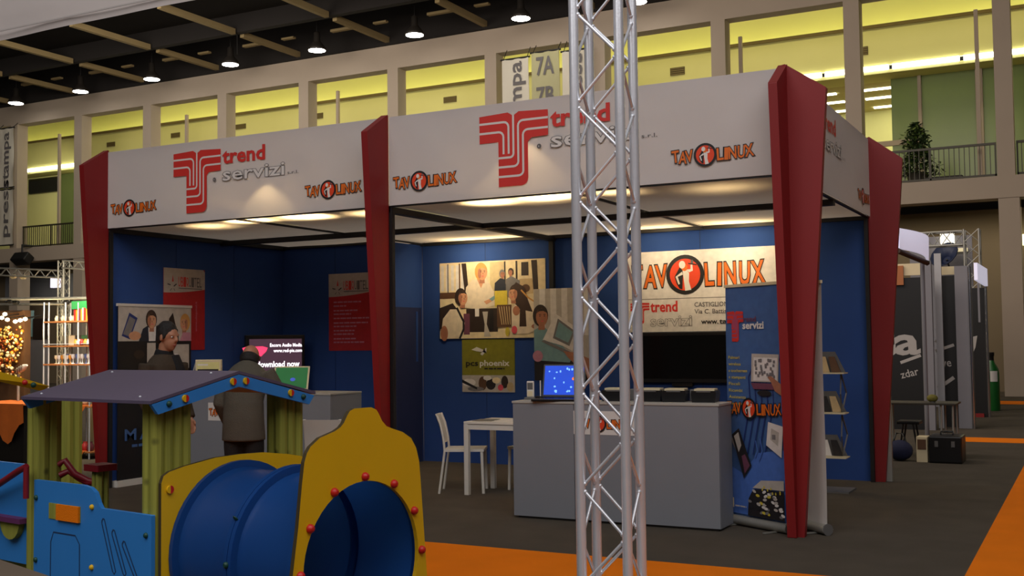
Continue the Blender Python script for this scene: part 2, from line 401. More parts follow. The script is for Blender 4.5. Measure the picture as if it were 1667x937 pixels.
for xa, w_ in ((gx(1496), .10), (gx(1590), .20), (gx(1690), .15)):
    box_part('glass_post', ga, (xa, YB2+.85, 5.6), (xa+w_, YB2+1.05, 9.6), M_PLASTER)
p0, p1 = at(95, 300, y=YB2+.8), at(122, 300, y=YB2+.8); box_part('glass_pane', ga, (p0.x, YB2+.8, 5.6), (p1.x, YB2+.86, 9.6), G_GREEN)
p0, p1 = at(47, 316, y=YB2+.8), at(93, 287, y=YB2+.8); box_part('dark_window', ga, (p0.x, YB2+.78, p0.z), (p1.x, YB2+.9, p1.z), mat('dark_window_glass', (38, 38, 30), .15))
box_part('door_rail', ga, (gx(1400), YB2+.9, 7.50), (gx(1498), YB2+1.0, 7.66), M_PLASTER)
box_part('lower_wall_panel', ga, (gx(1380), YB2+1.6, 5.6), (gx(1452), YB2+1.65, 6.7), M_PLASTER)
pe = at(1422, 146, y=38.4)
box_part('exit_sign', ga, (pe.x-.25, 38.4, pe.z-.18), (pe.x+.25, 38.5, pe.z+.18), emit('exit_sign_face', (150, 180, 110), .35))
box_part('exit_arrow', ga, (pe.x-.10, 38.37, pe.z-.08), (pe.x+.12, 38.4, pe.z+.08), emit('exit_arrow_green', (40, 150, 90), .4))
for zz, yy in ((9.58, 38.6), (9.58, 40.2), (9.58, 37.2)):
    for xa in (-8.6, -6.6, -4.9, -3, -1):
        box_part('room_lamp', ga, (xa, yy, zz), (xa+1.3, yy+.16, zz+.04), FT)
light('gallery_area_light', 'AREA', (-2, 38, 9.5), 260, (1, .93, .55), 10, (-2, 38, 0), sy=3)
light('gallery_area_light', 'AREA', (-41, YB2-1.8, 9.4), 60, (1, .92, .6), 6, (-43, YB2+.8, 6.8), sy=1)  # fill added to brighten the yellow wall in the left opening
light('gallery_walk_light', 'AREA', (-14, YW+1.2, 13.9), 620, (1, .88, .48), 46, (-14, YB2-.5, 9.5), sy=1.2)
M_VENT = mat('vent_grille', (86, 74, 40), .7)
for px, py, wv, hv in ((733, 162, .55, .22), (517, 189, .55, .22), (392, 206, .55, .2), (286, 220, .5, .2), (181, 235, .5, .2), (1103, 116, .5, .26), (1406, 83, .26, .26)):
    p = at(px, py, y=YB2)
    v = MB(); v.box((p.x-wv/2, YB2-.03, p.z-hv/2), (p.x+wv/2, YB2, p.z+hv/2), M_VENT)
    for k in range(4): v.box((p.x-wv/2+.02, YB2-.045, p.z-hv/2+hv*(k+.15)/4), (p.x+wv/2-.02, YB2-.03, p.z-hv/2+hv*(k+.6)/4), mat('vent_slat', (120, 104, 60), .7))
    v.build('vent', ga)
# thin rods standing in some openings
for px, y0, y1 in ((97, 218, 400), (304, 187, 245), (550, 148, 205), (1205, 60, 130), (1588, 16, 290)):
    a = at(px, y0, y=YW+.9); t = MB(); t.box((a.x-.05, YW+.85, ZS1), (a.x+.05, YW+.95, a.z), M_PLASTER); t.build('window_mullion', ga)
a, c_ = at(502, 135, y=YW+.3), at(627, 115, y=YW+.3); b = MB(); b.tube([a, c_], .035, M_BLACK, 6); b.build('cross_rod', wb)
# ---- dark ceiling with buff beams
ce = struct('ceiling')
box_part('roof_deck', ce, (-60, -8, 13.2), (25, YW, 13.4), M_DARKCEIL)
box_part('edge_girder', ce, (-45, YW-.12, ZC), (14, YW+.4, 13.2), M_DARKCEIL)
for k, x in enumerate(cx):
    box_part('beam', ce, (x+.02, 24.2, 11.62), (x+.18, 27.45, 11.8), M_BEAM)
    box_part('beam', ce, (x+.02, 27.85, 11.62), (x+.18, YW-.12, 11.8), M_BEAM)
    box_part('beam', ce, (x+.02, 20.0, 11.62), (x+.18, 23.8, 11.8), M_BEAM)
    box_part('short_beam', ce, (x-1.2, 29.35, 11.82), (x-.15, 29.5, 11.9), M_BEAM)
    box_part('short_beam', ce, (x+.5, 29.35, 11.84), (x+1.0, 29.5, 11.9), M_BEAM)
    if k in (4, 8): box_part('cable', ce, (x+.1, 27.6, 11.0), (x+.12, 27.62, 11.7), M_BLACK)
for yy in (27.65, 24.0, 20):
    box_part('purlin', ce, (-45, yy-.12, 11.7), (14, yy+.12, 12.3), M_DARKCEIL)

# ---- gallery railings
M_RAIL = mat('dark_rail', (52, 48, 34), .5, .2)
def railing(xa, xb, label):
    t = thing('gallery_railing', label, 'railing', ((xa+xb)/2, YW+.3, ZS1), None)
    box_part('top_rail', t, (xa, YW+.26, ZS1+.86), (xb, YW+.33, ZS1+.92), M_RAIL)
    box_part('bottom_rail', t, (xa, YW+.27, ZS1+.05), (xb, YW+.32, ZS1+.10), M_RAIL)
    b = MB(); x = xa+.11
    while x < xb-.05: b.box((x, YW+.285, ZS1+.1), (x+.02, YW+.305, ZS1+.86), M_RAIL); x += .125
    o = b.build('railing_bars', t); o['kind'] = 'stuff'
    for x in (xa, (xa+xb)/2, xb-.04): box_part('post', t, (x, YW+.27, ZS1), (x+.04, YW+.32, ZS1+.86), M_RAIL)
railing(cx[0]+.45, cx[1]-.03, 'dark gallery railing at the far left edge, behind the hanging banners')
railing(cx[1]+.45, cx[2]-.03, 'dark gallery railing in the far left opening above the small shelf stand')
railing(cx[9]+.45, cx[10]-.03, 'dark gallery railing in front of the potted tree, right of the booth')
railing(cx[10]+.45, cx[11]-.03, 'dark gallery railing in the last opening at the right edge')
# ---- plant on the gallery
pc = at(1493, 292, y=YW+1.3)
t = thing('potted_tree', 'dark green potted tree standing on the gallery behind the railing', 'plant', (pc.x, YW+1.3, 5.6))
b = MB(); b.lathe([(.2, 0), (.28, .45), (.26, .45), (.24, .4)], mat('dark_plant_pot', (40, 34, 26), .6), frame(V((pc.x, YW+1.3, 5.6)), (1, 0, 0), (0, 1, 0)), 14); b.build('pot', t)
b = MB(); b.tube([(pc.x, YW+1.3, 6.0), (pc.x+.03, YW+1.3, 7.3)], [.04, .015], mat('plant_stem', (60, 50, 30), .8)); b.build('trunk', t)
b = MB(); LEAF = mat('dark_leaf', (38, 62, 26), .6, 0, .35, 3); LEAF2 = mat('bright_leaf', (74, 96, 34), .6, 0, .3, 3)
for i in range(1500):
    h = random.random(); rad = (.62*(1-h)**.6+.06)*random.uniform(.25, 1)*(0.85+.25*sin(h*11)); a = random.uniform(0, 2*pi)
    p = V((pc.x+rad*cos(a), YW+1.3+rad*sin(a), 6.0+h*1.45)); u = V((random.uniform(-1, 1), random.uniform(-1, 1), random.uniform(-.7, .3))).normalized(); w = u.cross(V((random.random()-.5, random.random()-.5, 1))).normalized()
    l = random.uniform(.10, .20); b.add([p, p+u*l*.5+w*l*.25, p+u*l, p+u*l*.5-w*l*.25], [(0, 1, 2, 3)], random.choice((LEAF, LEAF, LEAF2)))
o = b.build('foliage', t); o['kind'] = 'stuff'
pb = at(1545, 290, y=YW+1.0)
tag(box_part('planter_trough', None, (pb.x-.6, YW+.9, 5.6), (pb.x+.35, YW+1.3, 5.86), mat('dark_trough', (34, 30, 22), .6), bevel=.02), 'low dark trough on the gallery floor right of the potted tree', 'trough')

# ---- hanging banners with lettering
M_BAN = mat('hanging_banner_cloth', (206, 200, 184), .8, 0, .04, 2)
M_BAN2 = mat('greenish_banner_cloth', (172, 168, 128), .8, 0, .04, 2)
def hang(name, label, x0, x1, z0, z1, y, m, words, rods=True):
    t = thing(name, label, 'banner', ((x0+x1)/2, y, z1))
    F = facing((x0, y, z0), 0)
    b = MB(); nx, nz = 8, 14
    vs = [F((x1-x0)*i/nx, (z1-z0)*j/nz, .02*sin(i*1.7)*sin(j*.6)) for j in range(nz+1) for i in range(nx+1)]
    vs2 = [v+V((0, .02, 0)) for v in vs]
    q = [(j*(nx+1)+i, j*(nx+1)+i+1, (j+1)*(nx+1)+i+1, (j+1)*(nx+1)+i) for j in range(nz) for i in range(nx)]
    b.add(vs, q, m, True); b.add(vs2, [f[::-1] for f in q], m, True); b.build('cloth', t)
    P = Print(F, .025)
    for s, x, yy, h, w, ro in words: P = Print(F, .025); P.text(s, x, yy, h, M_INKGREY, w, .02, ro); P.build('lettering', t)
    for xx in ((x0+.05, x1-.05) if rods else ()):
        r = MB(); r.tube([(xx, y+.01, z1), (xx, YW+.06, ZO+.12)], .012, M_BLACK, 5); r.build('hanging_wire', t)
    for zz in (z0, z1):
        r = MB(); r.tube([(x0-.05, y+.01, zz), (x1+.05, y+.01, zz)], .03, M_BLACK, 6); r.build('hanging_rod', t)
    return t
YH = YW-.25
def wz(px, py): p = at(px, py, y=YH); return p.x, p.z
xa, za = wz(-6, 400); xb, zb_ = wz(21, 304); xb2, zt_ = wz(21, 207)
hang('hanging_banner', 'white hanging banner reading press, lower one at the left edge', xa, xb, za, zb_-.08, YH, M_BAN, [('press', (xb-xa)*.75, .35, .42, 2.3, R(90))], False)
hang('hanging_banner', 'white hanging banner reading stampa, upper one at the left edge', xa, xb, zb_, zt_, YH, M_BAN, [('stampa', (xb-xa)*.75, .06, .42, zt_-zb_-.25, R(90))])
xa, za = wz(818, 175); xb, zt_ = wz(860, 92)
hang('hanging_banner', 'white hanging banner ending in mpa, left of the 7A 7B sign', xa, xb, za-1.6, zt_, YH, M_BAN, [('stampa', (xb-xa)*.74, zt_-za+1.6-.12-2.35, .46, 2.35, R(90))])
xa, za = wz(866, 165); xb, zt_ = wz(910, 80)
hang('hanging_banner', 'grey green hanging sign reading 7A and 7B', xa, xb, za-1.0, zt_, YH, M_BAN2, [('7A', .18, zt_-za+1.0-.72, .58, xb-xa-.36, 0), ('7B', .18, zt_-za+1.0-1.66, .58, xb-xa-.36, 0)])
xa, za = wz(916, 160); xb, zt_ = wz(958, 78)
hang('hanging_banner', 'white hanging banner reading press upwards, right of the 7A 7B sign', xa, xb, za-1.6, zt_, YH, M_BAN, [('press', (xb-xa)*.74, zt_-za+1.6-.12-1.9, .46, 1.9, R(90))])

# ---- bell lamps under the ceiling
M_LAMPDISC = emit('lamp_disc', (255, 250, 240), 30)
M_BELL = mat('dark_bell_shade', (46, 42, 38), .5, .3)
ZL, YL = 11.2, 29.26
def bell(x, y, label):
    t = thing('bell_lamp', label, 'lamp', (x, y, ZL), 'bell lamps in the row under the dark ceiling')
    F = frame((x, y, ZL), (1, 0, 0), (0, 1, 0))
    b = MB(); b.lathe([(.28, 0), (.305, .0), (.29, .08), (.20, .20), (.11, .30), (.10, .58), (.04, .62)], M_BELL, F, 24); b.build('shade', t)
    b = MB(); b.lathe([(.275, -.012), (.275, .0)], M_LAMPDISC, F, 24); b.build('bulb_disc', t)
    b = MB(); b.tube([F(0, 0, .60), F(0, 0, .95)], .02, M_BLACK, 6); b.build('hanger', t)
order = ['leftmost', 'second from the left', 'third from the left', 'fourth from the left', 'fifth from the left', 'sixth from the left', 'seventh from the left', 'last one, behind the truss top']
lpx = [(26, 168), (131, 149), (247, 129), (375, 105), (516, 82), (675, 57), (848, 30), (1037, 3)]
for (px, py), w in zip(lpx, order):
    p = at(px, py, z=ZL); bell(p.x, p.y, f'glowing bell lamp in the ceiling row, {w}')

# ================================================================== BOOTH
XL, XM, XR, Y0, Y1, YB, ZB, ZT, XC = -9.622, -5.92, -2.122, 8.761, 12.426, 11.756, 2.841, 3.685, -7.832
# blue walls, made of upright fabric panels with hairline joints
def wall_thing(name, label, F, width, h, n, m=M_BLUEWALL, th=.05):
    t = thing(name, label, 'wall', tuple(F(width/2, 0, 0)))
    w = width/n
    for i in range(n):
        b = MB(); b.box((i*w+.003, .0, -th), ((i+1)*w-.003, h, 0), m, F); b.build('fabric_panel', t)
    for i in range(n+1):
        b = MB(); b.box((max(0, i*w-.006), 0, -th), (min(width, i*w+.006), h, -.004), M_BLACK, F); b.build('joint_profile', t)
    return t
wall_thing('booth_wall', 'blue fabric side wall at the left end of the booth', frame((XL, Y0+.05, 0), (0, 1, 0), Z), YB-Y0-.0, ZB-.02, 3)
wall_thing('booth_wall', 'blue fabric back wall behind the flat screen in the left bay', facing((XL, YB, 0), 0), XC-XL-.05, ZB-.02, 2)
cw = wall_thing('booth_wall', 'blue closet wall with the dark door, between the two bays', frame((XC, YB-.05, 0), (0, 1, 0), Z), Y1-YB+.05, ZB-.02, 1)
b = MB(); b.box((XC, YB+.0, 0), (XC+.02, Y1-.06, 2.0), M_BLUEDOOR); b.box((XC+.02, Y1-.2, 1.3), (XC+.026, Y1-.16, 1.95), M_BLUEWALL)
b.build('closet_door', cw)
wall_thing('booth_wall', 'blue fabric back wall of the right bay behind the posters', facing((XC, Y1, 0), 0), XR-XC, ZB-.02, 6)
b = MB(); b.box((XM-.03, Y1-.06, 0), (XM+.03, Y1-.001, ZB), M_BLACK)
tag(b.build('wall_post'), 'slim black post on the back wall of the right bay', 'post')
# slim black posts at the front
for x, lab in ((XL+.03, 'slim black post beside the left red fin'), (XM+.045, 'slim black post beside the middle red fin')):
    b = MB(); b.box((x-.022, Y0+.0, 0), (x+.022, Y0+.045, ZB), M_BLACK); tag(b.build('booth_post'), lab, 'post')
b = MB(); b.box((XR-.04, Y1-.1, 0), (XR, Y1-.001, ZB), M_BLACK); tag(b.build('booth_post'), 'slim black post beside the rear right red fin', 'post')
# red fins
def fin(name, label, prof, F, th=.035):
    t = thing(name, label, 'column', tuple(F(0, 0, 0)))
    for Fr, pr_ in zip(F if isinstance(F, list) else [F], prof if isinstance(F, list) else [prof]):
        b = MB(); b.prism(pr_, -th, th, M_RED, Fr); b.build('fin_board', t, bevel=.006)
    return t
PF = [(0, 0), (.08, 0), (.345, 3.50), (.01, 3.71), (0, 3.70)]
fin('red_fin', 'red tapering fin at the left front corner of the booth', PF, frame((XL, Y0-.01, 0), (0, -1, 0), Z))
fin('red_fin', 'red tapering fin in the middle between the two white banners', PF, frame((XM, Y0-.01, 0), (0, -1, 0), Z))
t = thing('corner_fin', 'red double fin at the right front corner, beside the roll-up banner', 'column', (XR, Y0, 0))
for Fr in (frame((XR, Y0-.01, 0), (0, -1, 0), Z), frame((XR, Y0-.0, 0), (1, 0, 0), Z)):
    b = MB(); b.prism(PF if Fr(1, 0, 0).y < Y0-.5 else [(-.03, 0), (.085, 0), (.335, 3.49), (.02, 3.71), (-.03, 3.70)], -.035, .035, M_RED, Fr); b.build('fin_board', t, bevel=.006)
t = thing('corner_fin', 'red tapering fin at the rear right corner of the booth', 'column', (XR, Y1, 0))
b = MB(); b.prism([(-.03, 0), (.07, 0), (.335, 3.45), (.0, 3.71), (-.03, 3.70)], -.035, .035, M_RED, frame((XR+.03, Y1, 0), (1, 0, 0), Z)); b.build('fin_board', t, bevel=.006)
b = MB(); b.box((XR+.10, Y1+.04, 0), (XR+.16, Y1+.10, 1.6), M_ALUDULL); b.build('steel_support', t)
# fascia banners
def fascia(label, F, w, seed):
    t = thing('fascia_banner', label, 'banner', tuple(F(w/2, 0, 0)))
    h = ZT-ZB; nx, ny = 48, 14; g = random.Random(seed)
    ph = [g.uniform(0, 6) for _ in range(6)]
    def dz(a, b_):
        e = min(1, a/.25, (w-a)/.25)*min(1, b_/.1+.0, (h-b_)/.1+.0)
        return max(0, e)*(.0032*sin(2.1*a+3*b_+ph[0])+.0028*sin(4.3*a-5*b_+ph[1])+.002*sin(9*a+7*b_+ph[2]))
    vs = [F(w*i/nx, h*j/ny, dz(w*i/nx, h*j/ny)) for j in range(ny+1) for i in range(nx+1)]
    b = MB(); b.add(vs, [(j*(nx+1)+i, j*(nx+1)+i+1, (j+1)*(nx+1)+i+1, (j+1)*(nx+1)+i) for j in range(ny) for i in range(nx)], M_CLOTH, True)
    b.build('cloth', t)
    for nm, a0, a1, b0, b1 in (('lower_bar', 0, w, -.012, .0), ('upper_bar', 0, w, h-.02, h)):
        m = MB(); m.box((a0, b0, -.05), (a1, b1, -.012), M_BLACK, F); m.build(nm, t)
    return t, Print(lambda a, b_, c=0: F(a, b_, c+.0085), .001)
def fascia_print(t, P, x, y, w, h, marks, sr=None):
    F = P.F
    def part(nm, fn): Q = Print(F, .001); fn(Q); Q.build(nm, t)
    def em(Q):
        flow_logo(Q, x, y, w, h, M_INKRED, M_PAPER); Q.ell(x+w*.87, y+h*.50, .022, .022, M_INKGREY); Q.text('R', x+w*.87-.008, y+h*.50-.008, .016, M_PAPER)
    part('red_emblem', em)
    part('red_word', lambda Q: Q.text('trend', x+w+.03, y+h*.745, h*.235, M_INKRED, .55, .03))
    def sv(Q): Q.text('servizi', x+w+.03, y+h*.47, h*.215, M_INKGREY, .80, .034); Q.text('servizi', x+w+.03, y+h*.47, h*.215, M_PAPER, .80, .010)
    part('outlined_word', sv)
    part('small_word', lambda Q: Q.text('s.r.l.', x+w+.87, y+h*.47, .035, M_INKGREY, .14))
    for mx, my, mw in marks: part('round_logo_lettering', lambda Q: tavolinux(Q, mx, my, mw))
t, P = fascia('white fabric banner with red logo over the left bay', facing((XL+.03, Y0-.02, ZB), 0), XM-XL-.06, 1)
fascia_print(t, P, .985, .09, .655, .655, [(.07, .155, .68), (2.74, .155, .68)])
t, P = fascia('white fabric banner with red logo over the right bay, behind the truss', facing((XM+.05, Y0-.02, ZB), 0), XR-XM-.09, 2)
fascia_print(t, P, .99, .085, .69, .665, [(.06, .155, .70), (2.82, .155, .70)])
t, P = fascia('white fabric banner around the right side of the booth', frame((XR+.02, Y0+.1, ZB), (0, 1, 0), Z), Y1-Y0-.14, 3)
fascia_print(t, P, .55, .10, .62, .66, [(2.80, .12, .66)])
# ceiling: eight cloth panels stretched between black beams
t = thing('booth_ceiling', 'stretched white cloth ceiling on black beams, glowing from spots above', 'ceiling', ((XL+XR)/2, (Y0+Y1)/2, ZB))
YM = 10.6
for xa, xb in ((XL, -7.76), (-7.76, XM), (XM, -3.97), (-3.97, XR)):
    for ya, yb in ((Y0, YM), (YM, Y1)):
        if yb == Y1 and xb <= XM: yb = Y1
        b = MB(); n = 8
        vs = [(xa+.006+(xb-xa-.012)*i/n, ya+.006+(yb-ya-.012)*j/n, ZB+.012-.02*sin(pi*i/n)*sin(pi*j/n)) for j in range(n+1) for i in range(n+1)]
        b.add(vs, [(j*(n+1)+i, j*(n+1)+i+1, (j+1)*(n+1)+i+1, (j+1)*(n+1)+i) for j in range(n) for i in range(n)], M_CEILCLOTH, True)
        b.build('ceiling_panel', t)
for lo, hi in (((XL, YM-.045, ZB-.06), (XR, YM+.045, ZB-.005)), ((XM-.045, Y0, ZB-.06), (XM+.045, Y1, ZB-.005)), ((XL, Y1-.05, ZB-.03), (XR, Y1-.002, ZB+.03)), ((XL, Y0-.01, ZB-.04), (XL+.05, Y1, ZB+.02)), ((XL, YB-.04, ZB-.03), (XC, YB, ZB))):
    box_part('beam', t, lo, hi, M_BLACK)
for xs in (-7.76, -3.97): box_part('seam_profile', t, (xs-.012, Y0, ZB-.02), (xs+.012, Y1, ZB), M_BLACK)

# ================================================================== PEOPLE
M_SKIN = mat('warm_skin', (168, 116, 88), .55, 0, .08, 12)
M_HAIR = mat('black_hair', (22, 17, 14), .6, 0, .3, 30, .6)
M_BEARD = mat('beard_stubble', (70, 50, 40), .7, 0, .3, 40, .5)
M_EYE = mat('eye_white', (220, 214, 206), .2); M_PUPIL = mat('dark_pupil', (20, 14, 12), .2)
M_LIP = mat('lip_skin', (160, 92, 80), .5)
M_JACK1 = mat('dark_olive_coat', (58, 46, 32), .85, 0, .2, 12, .4)
M_JACK2 = mat('grey_green_coat', (80, 75, 64), .85, 0, .15, 12, .4)
M_TROU = mat('black_trousers', (20, 18, 18), .85, 0, .2, 12, .3)
M_SCARF = mat('black_scarf', (16, 15, 18), .9, 0, .25, 20, .5)
M_SHOE = mat('black_leather', (18, 15, 14), .35, 0, .2, 10)
def hand_into(mb, wrist, d, n, side, m, curl=.5):
    """palm, four unequal bent fingers and a thumb; d = direction of the fingers, n = back of the hand, side = +1/-1 thumb side"""
    d = V(d).normalized(); n = (V(n)-d*V(n).dot(d)).normalized(); s = d.cross(n)*side; w = V(wrist)
    mb.tube([w, w+d*.035, w+d*.085], [(.016, .026), (.017, .038), (.015, .040)], m, 10, ref=n)
    for k, (o, l) in enumerate(((.030, .070), (.011, .079), (-.009, .073), (-.028, .057))):
        p = w+d*.080+s*o; q = [p]; dd = d.copy()
        for seg in (.42, .33, .25):
            dd = (dd-n*curl*.55).normalized(); q.append(q[-1]+dd*l*seg)
        mb.tube(q, [.0095, .009, .008, .0065], m, 7)
    p = w+d*.025+s*.026
    mb.tube([p, p+d*.03+s*.025-n*.008, p+d*.058+s*.028-n*.018], [.012, .0105, .008], m, 7)
def person(name, label, loc, fwd, J, cm, tm, hair, beard=False, scarf=False, hl=1.0, coat_hem=.78):
    """J: joints in the person's own frame (x to the left hand, y forward, z up)"""
    f = V((fwd[0], fwd[1], 0)).normalized(); lf = Z.cross(f); o = V(loc)
    T = lambda p: o+lf*p[0]+f*p[1]+Z*p[2]
    t = thing(name, label, 'person', loc)
    hc = V(J['head']); nk = V(J['neck']); tilt = J.get('tilt', 0); turn = J.get('turn', 0)
    ca, sa = cos(tilt), sin(tilt); cb, sb = cos(turn), sin(turn)
    def Hd(p, py=None, pz=None):       # head frame: pitched down by tilt, turned by turn
        x, y, z = p if py is None else (p, py, pz); y, z = y*ca+z*sa, -y*sa+z*ca
        x, y = x*cb-y*sb, x*sb+y*cb
        return T((hc.x+x, hc.y+y, hc.z+z))
    # body: one surface of head, neck, trunk, arms, hands, legs
    b = MB(); S = M_SKIN
    b.ball((0, -.008, .025), (.074, .094, .088), S, 16, 12, Hd)
    b.ball((0, .022, -.038), (.056, .068, .078), S, 14, 10, Hd)
    b.ball((0, .048, -.088), (.030, .030, .024), S, 10, 8, Hd)
    b.tube([Hd((0, .086, .022)), Hd((0, .104, -.012)), Hd((0, .094, -.024))], [.010, .016, .014], S, 8)
    for sx in (-1, 1):
        b.ball((sx*.076, -.005, -.005), (.010, .022, .032), S, 8, 8, Hd)
        b.tube([Hd((sx*.050, .070, .030)), Hd((sx*.015, .084, .030))], .010, S, 6)
    b.tube([Hd((0, -.02, -.05)), T(nk)], [.056, .060], S, 12)
    tr = J['trunk']
    b.tube([T(p) for p, r in tr], [r for p, r in tr], S, 16, ref=lf)
    for sd in ('L', 'R'):
        sh, el, wr = (V(J[k+sd]) for k in ('sh', 'el', 'wr'))
        b.tube([T(sh), T(sh.lerp(el, .5)), T(el), T(el.lerp(wr, .4)), T(wr)], [.052, .046, .038, .038, .026], S, 10)
        fd = T(wr)-T(el)
        hand_into(b, T(wr), J.get('hd'+sd, fd), J.get('hn'+sd, lf*(1 if sd == 'L' else -1)), 1 if sd == 'L' else -1, S, J.get('curl', .5))
        hp, kn, an = (V(J[k+sd]) for k in ('hip', 'kn', 'an'))
        b.tube([T(hp), T(hp.lerp(kn, .5)), T(kn), T(kn.lerp(an, .35)), T(an)], [.085, .072, .052, .052, .036], S, 10)
        b.tube([T(an+V((0, -.05, -.03))), T(an+V((0, .05, -.04))), T(an+V((0, .15, -.055)))], [(.035, .032), (.04, .03), (.036, .02)], S, 8)
    b.build('body', t, mods=(.0085, 3))
    e = MB()
    for sx in (-1, 1):
        e.ball((sx*.030, .074, .014), (.013, .010, .010), M_EYE, 10, 8, Hd); e.ball((sx*.030, .083, .014), (.006, .004, .006), M_PUPIL, 8, 6, Hd)
    e.build('eyes', t)
    e = MB(); e.tube([Hd((-.022, .079, -.058)), Hd((0, .089, -.056)), Hd((.022, .079, -.058))], [.004, .007, .004], M_LIP, 6); e.build('mouth', t)
    h = MB()
    if hair == 'full':
        h.ball((0, -.020, .040), (.081, .096, .086), M_HAIR, 18, 12, Hd)
        h.ball((0, -.055, -.01), (.074, .054, .072), M_HAIR, 12, 8, Hd)
        for k in range(40):
            a = k*2.39996; u = (k+.5)/40; z = .060+.068*(1-u); rr = u**.5
            h.ball((.070*rr*cos(a), -.016+.086*rr*sin(a)-.012, .040+.084*(1-rr*rr)**.5+.004), .018+.004*sin(k*3.1), M_HAIR, 7, 5, Hd)
        for sx in (-1, 1): h.ball((sx*.074, .016, .012), (.008, .016, .034), M_HAIR, 8, 6, Hd)
    else:            # fringe of hair round a bald crown
        for k in range(15):
            a = R(192+k*156/14)
            h.ball((.076*cos(a), -.006+.094*sin(a), -.016), (.018, .018, .028), M_HAIR, 8, 6, Hd)
            h.ball((.066*cos(a), -.006+.082*sin(a), -.046), (.022, .022, .034), M_HAIR, 8, 6, Hd)
        for sx in (-1, 1): h.ball((sx*.074, .018, .006), (.012, .03, .026), M_HAIR, 8, 6, Hd)
    h.build('hair', t, mods=(.008, 2))
    if beard:
        h = MB()
        for k in range(11):
            a = R(-10+k*20); h.ball((.056*cos(a), .012+.072*sin(a), -.070-.018*sin(a)), (.017, .017, .026), M_BEARD, 8, 6, Hd)
        h.tube([Hd((-.034, .074, -.044)), Hd((0, .092, -.040)), Hd((.034, .074, -.044))], .009, M_BEARD, 6); h.build('beard', t, mods=(.007, 1))
        h = MB()
        for sx in (-1, 1): h.tube([Hd((sx*.048, .080, .036)), Hd((sx*.016, .091, .036))], .006, M_HAIR, 6)
        h.build('eyebrows', t)
    # clothes
    c = MB(); g = .022
    c.tube([T(p) for p, r in tr if p[2] > coat_hem-.3], [(r[0]+g, r[1]+g) for p, r in tr if p[2] > coat_hem-.3], cm, 20, ref=lf)
    hem = [(p, r) for p, r in J['skirt']]
    c.tube([T(p) for p, r in hem], [r for p, r in hem], cm, 20, ref=lf)
    for sd in ('L', 'R'):
        sh, el, wr = (V(J[k+sd]) for k in ('sh', 'el', 'wr'))
        c.tube([T(sh), T(sh.lerp(el, .5)), T(el), T(el.lerp(wr, .5)), T(el.lerp(wr, .97))], [.078, .070, .062, .056, .050], cm, 12)
    c.build('coat', t, mods=(.013, 3))
    q = MB(); q.tube([T(nk+V((0, -.012, -.045))), T(nk+V((0, -.008, .0))), T(nk+V((0, -.002, .035)))], [.092, .082, .074], cm if not scarf else M_SCARF, 16); q.build('collar' if not scarf else 'scarf', t, mods=(.010, 2))
    if scarf:
        q = MB(); q.tube([T(nk+V((.05, .07, -.02))), T(nk+V((.06, .135, -.14))), T(nk+V((.055, .150, -.34)))], [(.02, .05), (.016, .05), (.014, .055)], M_SCARF, 10, ref=f); q.build('scarf_end', t)
    p_ = MB()
    for sd in ('L', 'R'):
        hp, kn, an = (V(J[k+sd]) for k in ('hip', 'kn', 'an'))
        p_.tube([T(hp+V((0, 0, .04))), T(hp.lerp(kn, .5)), T(kn), T(kn.lerp(an, .5)), T(an+V((0, 0, -.02)))], [.090, .088, .076, .074, .076], tm, 14)
    p_.build('trousers', t, mods=(.014, 3))
    for sd in ('L', 'R'):
        an = V(J['an'+sd]); s_ = MB()
        s_.tube([T((an.x, an.y-.085, .045)), T((an.x, an.y-.04, .05)), T((an.x, an.y+.06, .045)), T((an.x, an.y+.15, .032)), T((an.x, an.y+.185, .024))], [(.03, .03), (.046, .042), (.042, .046), (.030, .044), (.018, .024)], M_SHOE, 12, ref=(0, 0, 1))
        s_.build('shoe', t)
    return t
trunk0 = [((0, 0, .86), (.15, .10)), ((0, 0, .98), (.155, .105)), ((0, .005, 1.10), (.145, .10)), ((0, .01, 1.24), (.165, .115)), ((0, 0, 1.36), (.170, .10)), ((0, -.01, 1.43), (.12, .075)), ((0, -.012, 1.47), (.065, .06))]
J1 = dict(head=(0, .045, 1.615), neck=(0, 0, 1.475), tilt=.14, turn=-.05, trunk=trunk0,
          skirt=[((0, 0, .74), (.185, .135)), ((0, 0, .95), (.180, .13)), ((0, .0, 1.1), (.17, .125))],
          shL=(.175, -.01, 1.39), elL=(.215, -.02, 1.12), wrL=(.20, .10, .90), shR=(-.175, -.01, 1.39), elR=(-.215, -.02, 1.12), wrR=(-.20, .10, .90),
          hipL=(.09, 0, .88), knL=(.095, .03, .48), anL=(.10, -.01, .09), hipR=(-.09, 0, .88), knR=(-.095, .05, .48), anR=(-.10, .03, .09))
pm = at(268, 600, d=9.65)
person('person', 'dark-haired man in a dark coat and scarf, standing before the left wall', (pm.x, pm.y, 0), (.97, -.06), J1, M_JACK1, M_TROU, 'full', False, True)
trunk2 = [((0, -.03, .80), (.15, .10)), ((0, -.03, .92), (.155, .105)), ((0, -.02, 1.03), (.15, .105)), ((0, .02, 1.16), (.17, .115)), ((0, .07, 1.27), (.172, .10)), ((0, .10, 1.335), (.12, .075)), ((0, .12, 1.37), (.065, .06))]
